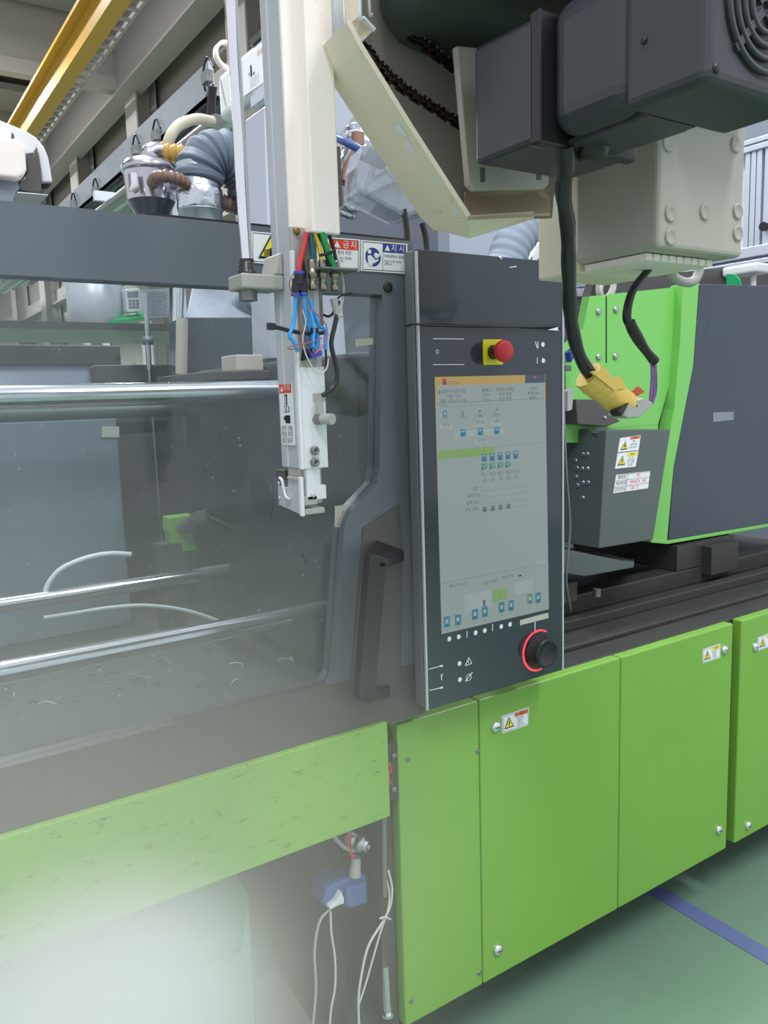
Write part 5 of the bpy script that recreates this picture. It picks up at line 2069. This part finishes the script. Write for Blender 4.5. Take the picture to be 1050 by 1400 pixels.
# ================================================================== BELOW THE DOOR
YU = 1.405
pp_ = thing('blue_plug_socket', at(470, 1240, Y=YU), 'blue plug connector with white plug in the dark bay below the door', 'connector')
b = MB()
b.px([(446, 1215), (468, 1203), (500, 1196), (504, 1204), (504, 1236), (480, 1243), (470, 1238), (452, 1240), (442, 1240)], YU, .06, PLUGBL)
b.build('housing', pp_, bevel=.006)
b = MB()
b.px([(474, 1215), (501, 1207), (502, 1234), (480, 1242), (474, 1236)], YU - .012, .02, PLUGBL)
b.build('flap', pp_, bevel=.003)
b = MB()
b.cyl(at(485, 1197, Y=YU), at(487, 1172, Y=YU), .014, GREYPL, 14, .010)
b.build('cable_gland', pp_)
b = MB()
b.px([(467, 1219), (471, 1228), (471, 1236), (462, 1239), (452, 1245), (450, 1241), (460, 1232)], YU - .014, .02, TUBEWH)
lab(b.build('plug', pp_, bevel=.003), 'white plug')
b = MB()
c = at(493, 1152, Y=1.40)
b.lathe(c, V((.3, -1, -.1)), [(.020, -.03), (.021, -.01), (.017, -.008), (.017, 0), (.020, .002), (.020, .012), (.012, .014), (.012, .022), (.006, .023), (.0001, .016)], SILVER, 20)
tag(b.build('hose_coupling'), 'round silver hose coupling above the blue plug connector', 'coupling')


def ucable(pts, r, mm, label, Y=YU):
    b = MB()
    b.tube([at(q[0], q[1], Y=Y) for q in pts], r, mm, 8, 6)
    return tag(b.build('cable'), label, 'cable')


ucable([(476, 1118), (476, 1135), (477, 1160), (484, 1172)], .0045, WRED, 'short red cable dropping below the green strip to the blue plug connector')
ucable([(452, 1138), (462, 1150), (474, 1160), (488, 1163), (503, 1163)], .0045, GREYPL, 'short grey cable passing below the silver hose coupling')
ucable([(452, 1242), (437, 1260), (430, 1300), (432, 1350), (428, 1400)], .0030, GREYPL, 'faint grey cable hanging left of the white plug cable')
ucable([(452, 1246), (453, 1275), (458, 1310), (458, 1350), (452, 1385), (450, 1440)], .0026, WWHITE, 'thin white cable hanging straight down from the white plug')
ucable([(531, 1190), (536, 1215), (533, 1240), (522, 1262), (503, 1295), (493, 1340), (490, 1375), (493, 1440)], .0028, WWHITE, 'white cable curving from the conduit down to the left', 1.358)
ucable([(526, 1195), (532, 1220), (530, 1245), (520, 1275), (510, 1310), (500, 1345), (491, 1372)], .0022, WWHITE, 'thinner white cable running inside the curve of its neighbour', 1.358)
b = MB()
b.tube([at(519, 1256, Y=1.356), at(526, 1254, Y=1.353), at(534, 1257, Y=1.356)], .0022, WWHITE, 6)
tag(b.build('cable_tie'), 'pale tie holding the two white cables together', 'tie')

# green film hanging below the strip and the torn piece in front
b = MB()
o_ = [(-260, 1380), (318, 1186), (328, 1204), (338, 1222), (340, 1260), (345, 1330), (350, 1420), (350, 1800), (-260, 1800)]
pts = [at(x, y, Y=1.44) for x, y in o_]
for p_ in pts:
    p_.z = max(p_.z, .012)
b.prism(pts, (0, .0012, 0), SHEET)
tag(b.build('green_film'), 'green see-through plastic film hanging below the green door strip', 'film')
b = MB()
o_ = [(-260, 1560), (120, 1400), (210, 1352), (262, 1330), (300, 1312), (331, 1300), (336, 1250), (340, 1224), (344, 1330), (349, 1420), (349, 1800), (-260, 1800)]
pts = [at(x, y, Y=1.425) for x, y in o_]
for p_ in pts:
    p_.z = max(p_.z, .012)
b.prism(pts, (0, .0012, 0), SHEET)
tag(b.build('torn_film'), 'torn lower sheet of green film with jagged edge', 'film')
b = MB()
pts = [at(*q, Z=.03) for q in ((350, 1340), (378, 1322), (428, 1400), (470, 1480), (350, 1500))]
b.prism(pts, (0, 0, -.029), WOOD)
tag(b.build('wooden_plank'), 'pale wooden plank corner on the floor below the door', 'plank')

# ================================================================== HAZE
# added scattering volume in place of a lens smear, lower left of the door
hc_ = at(70, 1350, d=.95)
b = MB()
b.box((hc_.x - .95, hc_.y - .62, hc_.z - .80), (hc_.x + 1.0, hc_.y + .30, hc_.z + .80), None)
b.ms = []
hz_o = b.build('haze', origin=hc_)
hz_o['kind'] = 'stuff'
tag(hz_o, 'pale haze volume standing in for a lens smear before the lower left of the door', 'haze')
mt = bpy.data.materials.new('smear_haze')
mt.use_nodes = True
nt = mt.node_tree
nt.nodes.clear()
out = nt.nodes.new('ShaderNodeOutputMaterial')
vs = nt.nodes.new('ShaderNodeVolumeScatter')
vs.inputs['Color'].default_value = (1.0, .955, .83, 1)
vs.inputs['Anisotropy'].default_value = 0.0
nt.links.new(vs.outputs[0], out.inputs['Volume'])
tc = nt.nodes.new('ShaderNodeTexCoord')


def blob(off, scl, dens, power):
    mp = nt.nodes.new('ShaderNodeMapping')
    mp.inputs['Location'].default_value = [-o_ / s_ for o_, s_ in zip(off, scl)]
    mp.inputs['Scale'].default_value = [1 / s_ for s_ in scl]
    nt.links.new(tc.outputs['Object'], mp.inputs[0])
    ln = nt.nodes.new('ShaderNodeVectorMath')
    ln.operation = 'LENGTH'
    nt.links.new(mp.outputs[0], ln.inputs[0])
    mr = nt.nodes.new('ShaderNodeMapRange')
    mr.interpolation_type = 'SMOOTHERSTEP'
    mr.inputs[1].default_value = 0
    mr.inputs[2].default_value = 1
    mr.inputs[3].default_value = 1
    mr.inputs[4].default_value = 0
    nt.links.new(ln.outputs['Value'], mr.inputs[0])
    pw = nt.nodes.new('ShaderNodeMath')
    pw.operation = 'POWER'
    pw.inputs[1].default_value = power
    nt.links.new(mr.outputs[0], pw.inputs[0])
    ml = nt.nodes.new('ShaderNodeMath')
    ml.operation = 'MULTIPLY'
    ml.inputs[1].default_value = dens
    nt.links.new(pw.outputs[0], ml.inputs[0])
    return ml.outputs[0]


a1 = blob((.03, 0, -.10), (.38, .28, .30), 13.0, 1.3)
a2 = blob((-.04, -.05, .02), (.86, .33, .78), 1.1, .9)
ad = nt.nodes.new('ShaderNodeMath')
ad.operation = 'ADD'
nt.links.new(a1, ad.inputs[0])
nt.links.new(a2, ad.inputs[1])
nt.links.new(ad.outputs[0], vs.inputs['Density'])
hz_o.data.materials.clear()
hz_o.data.materials.append(mt)
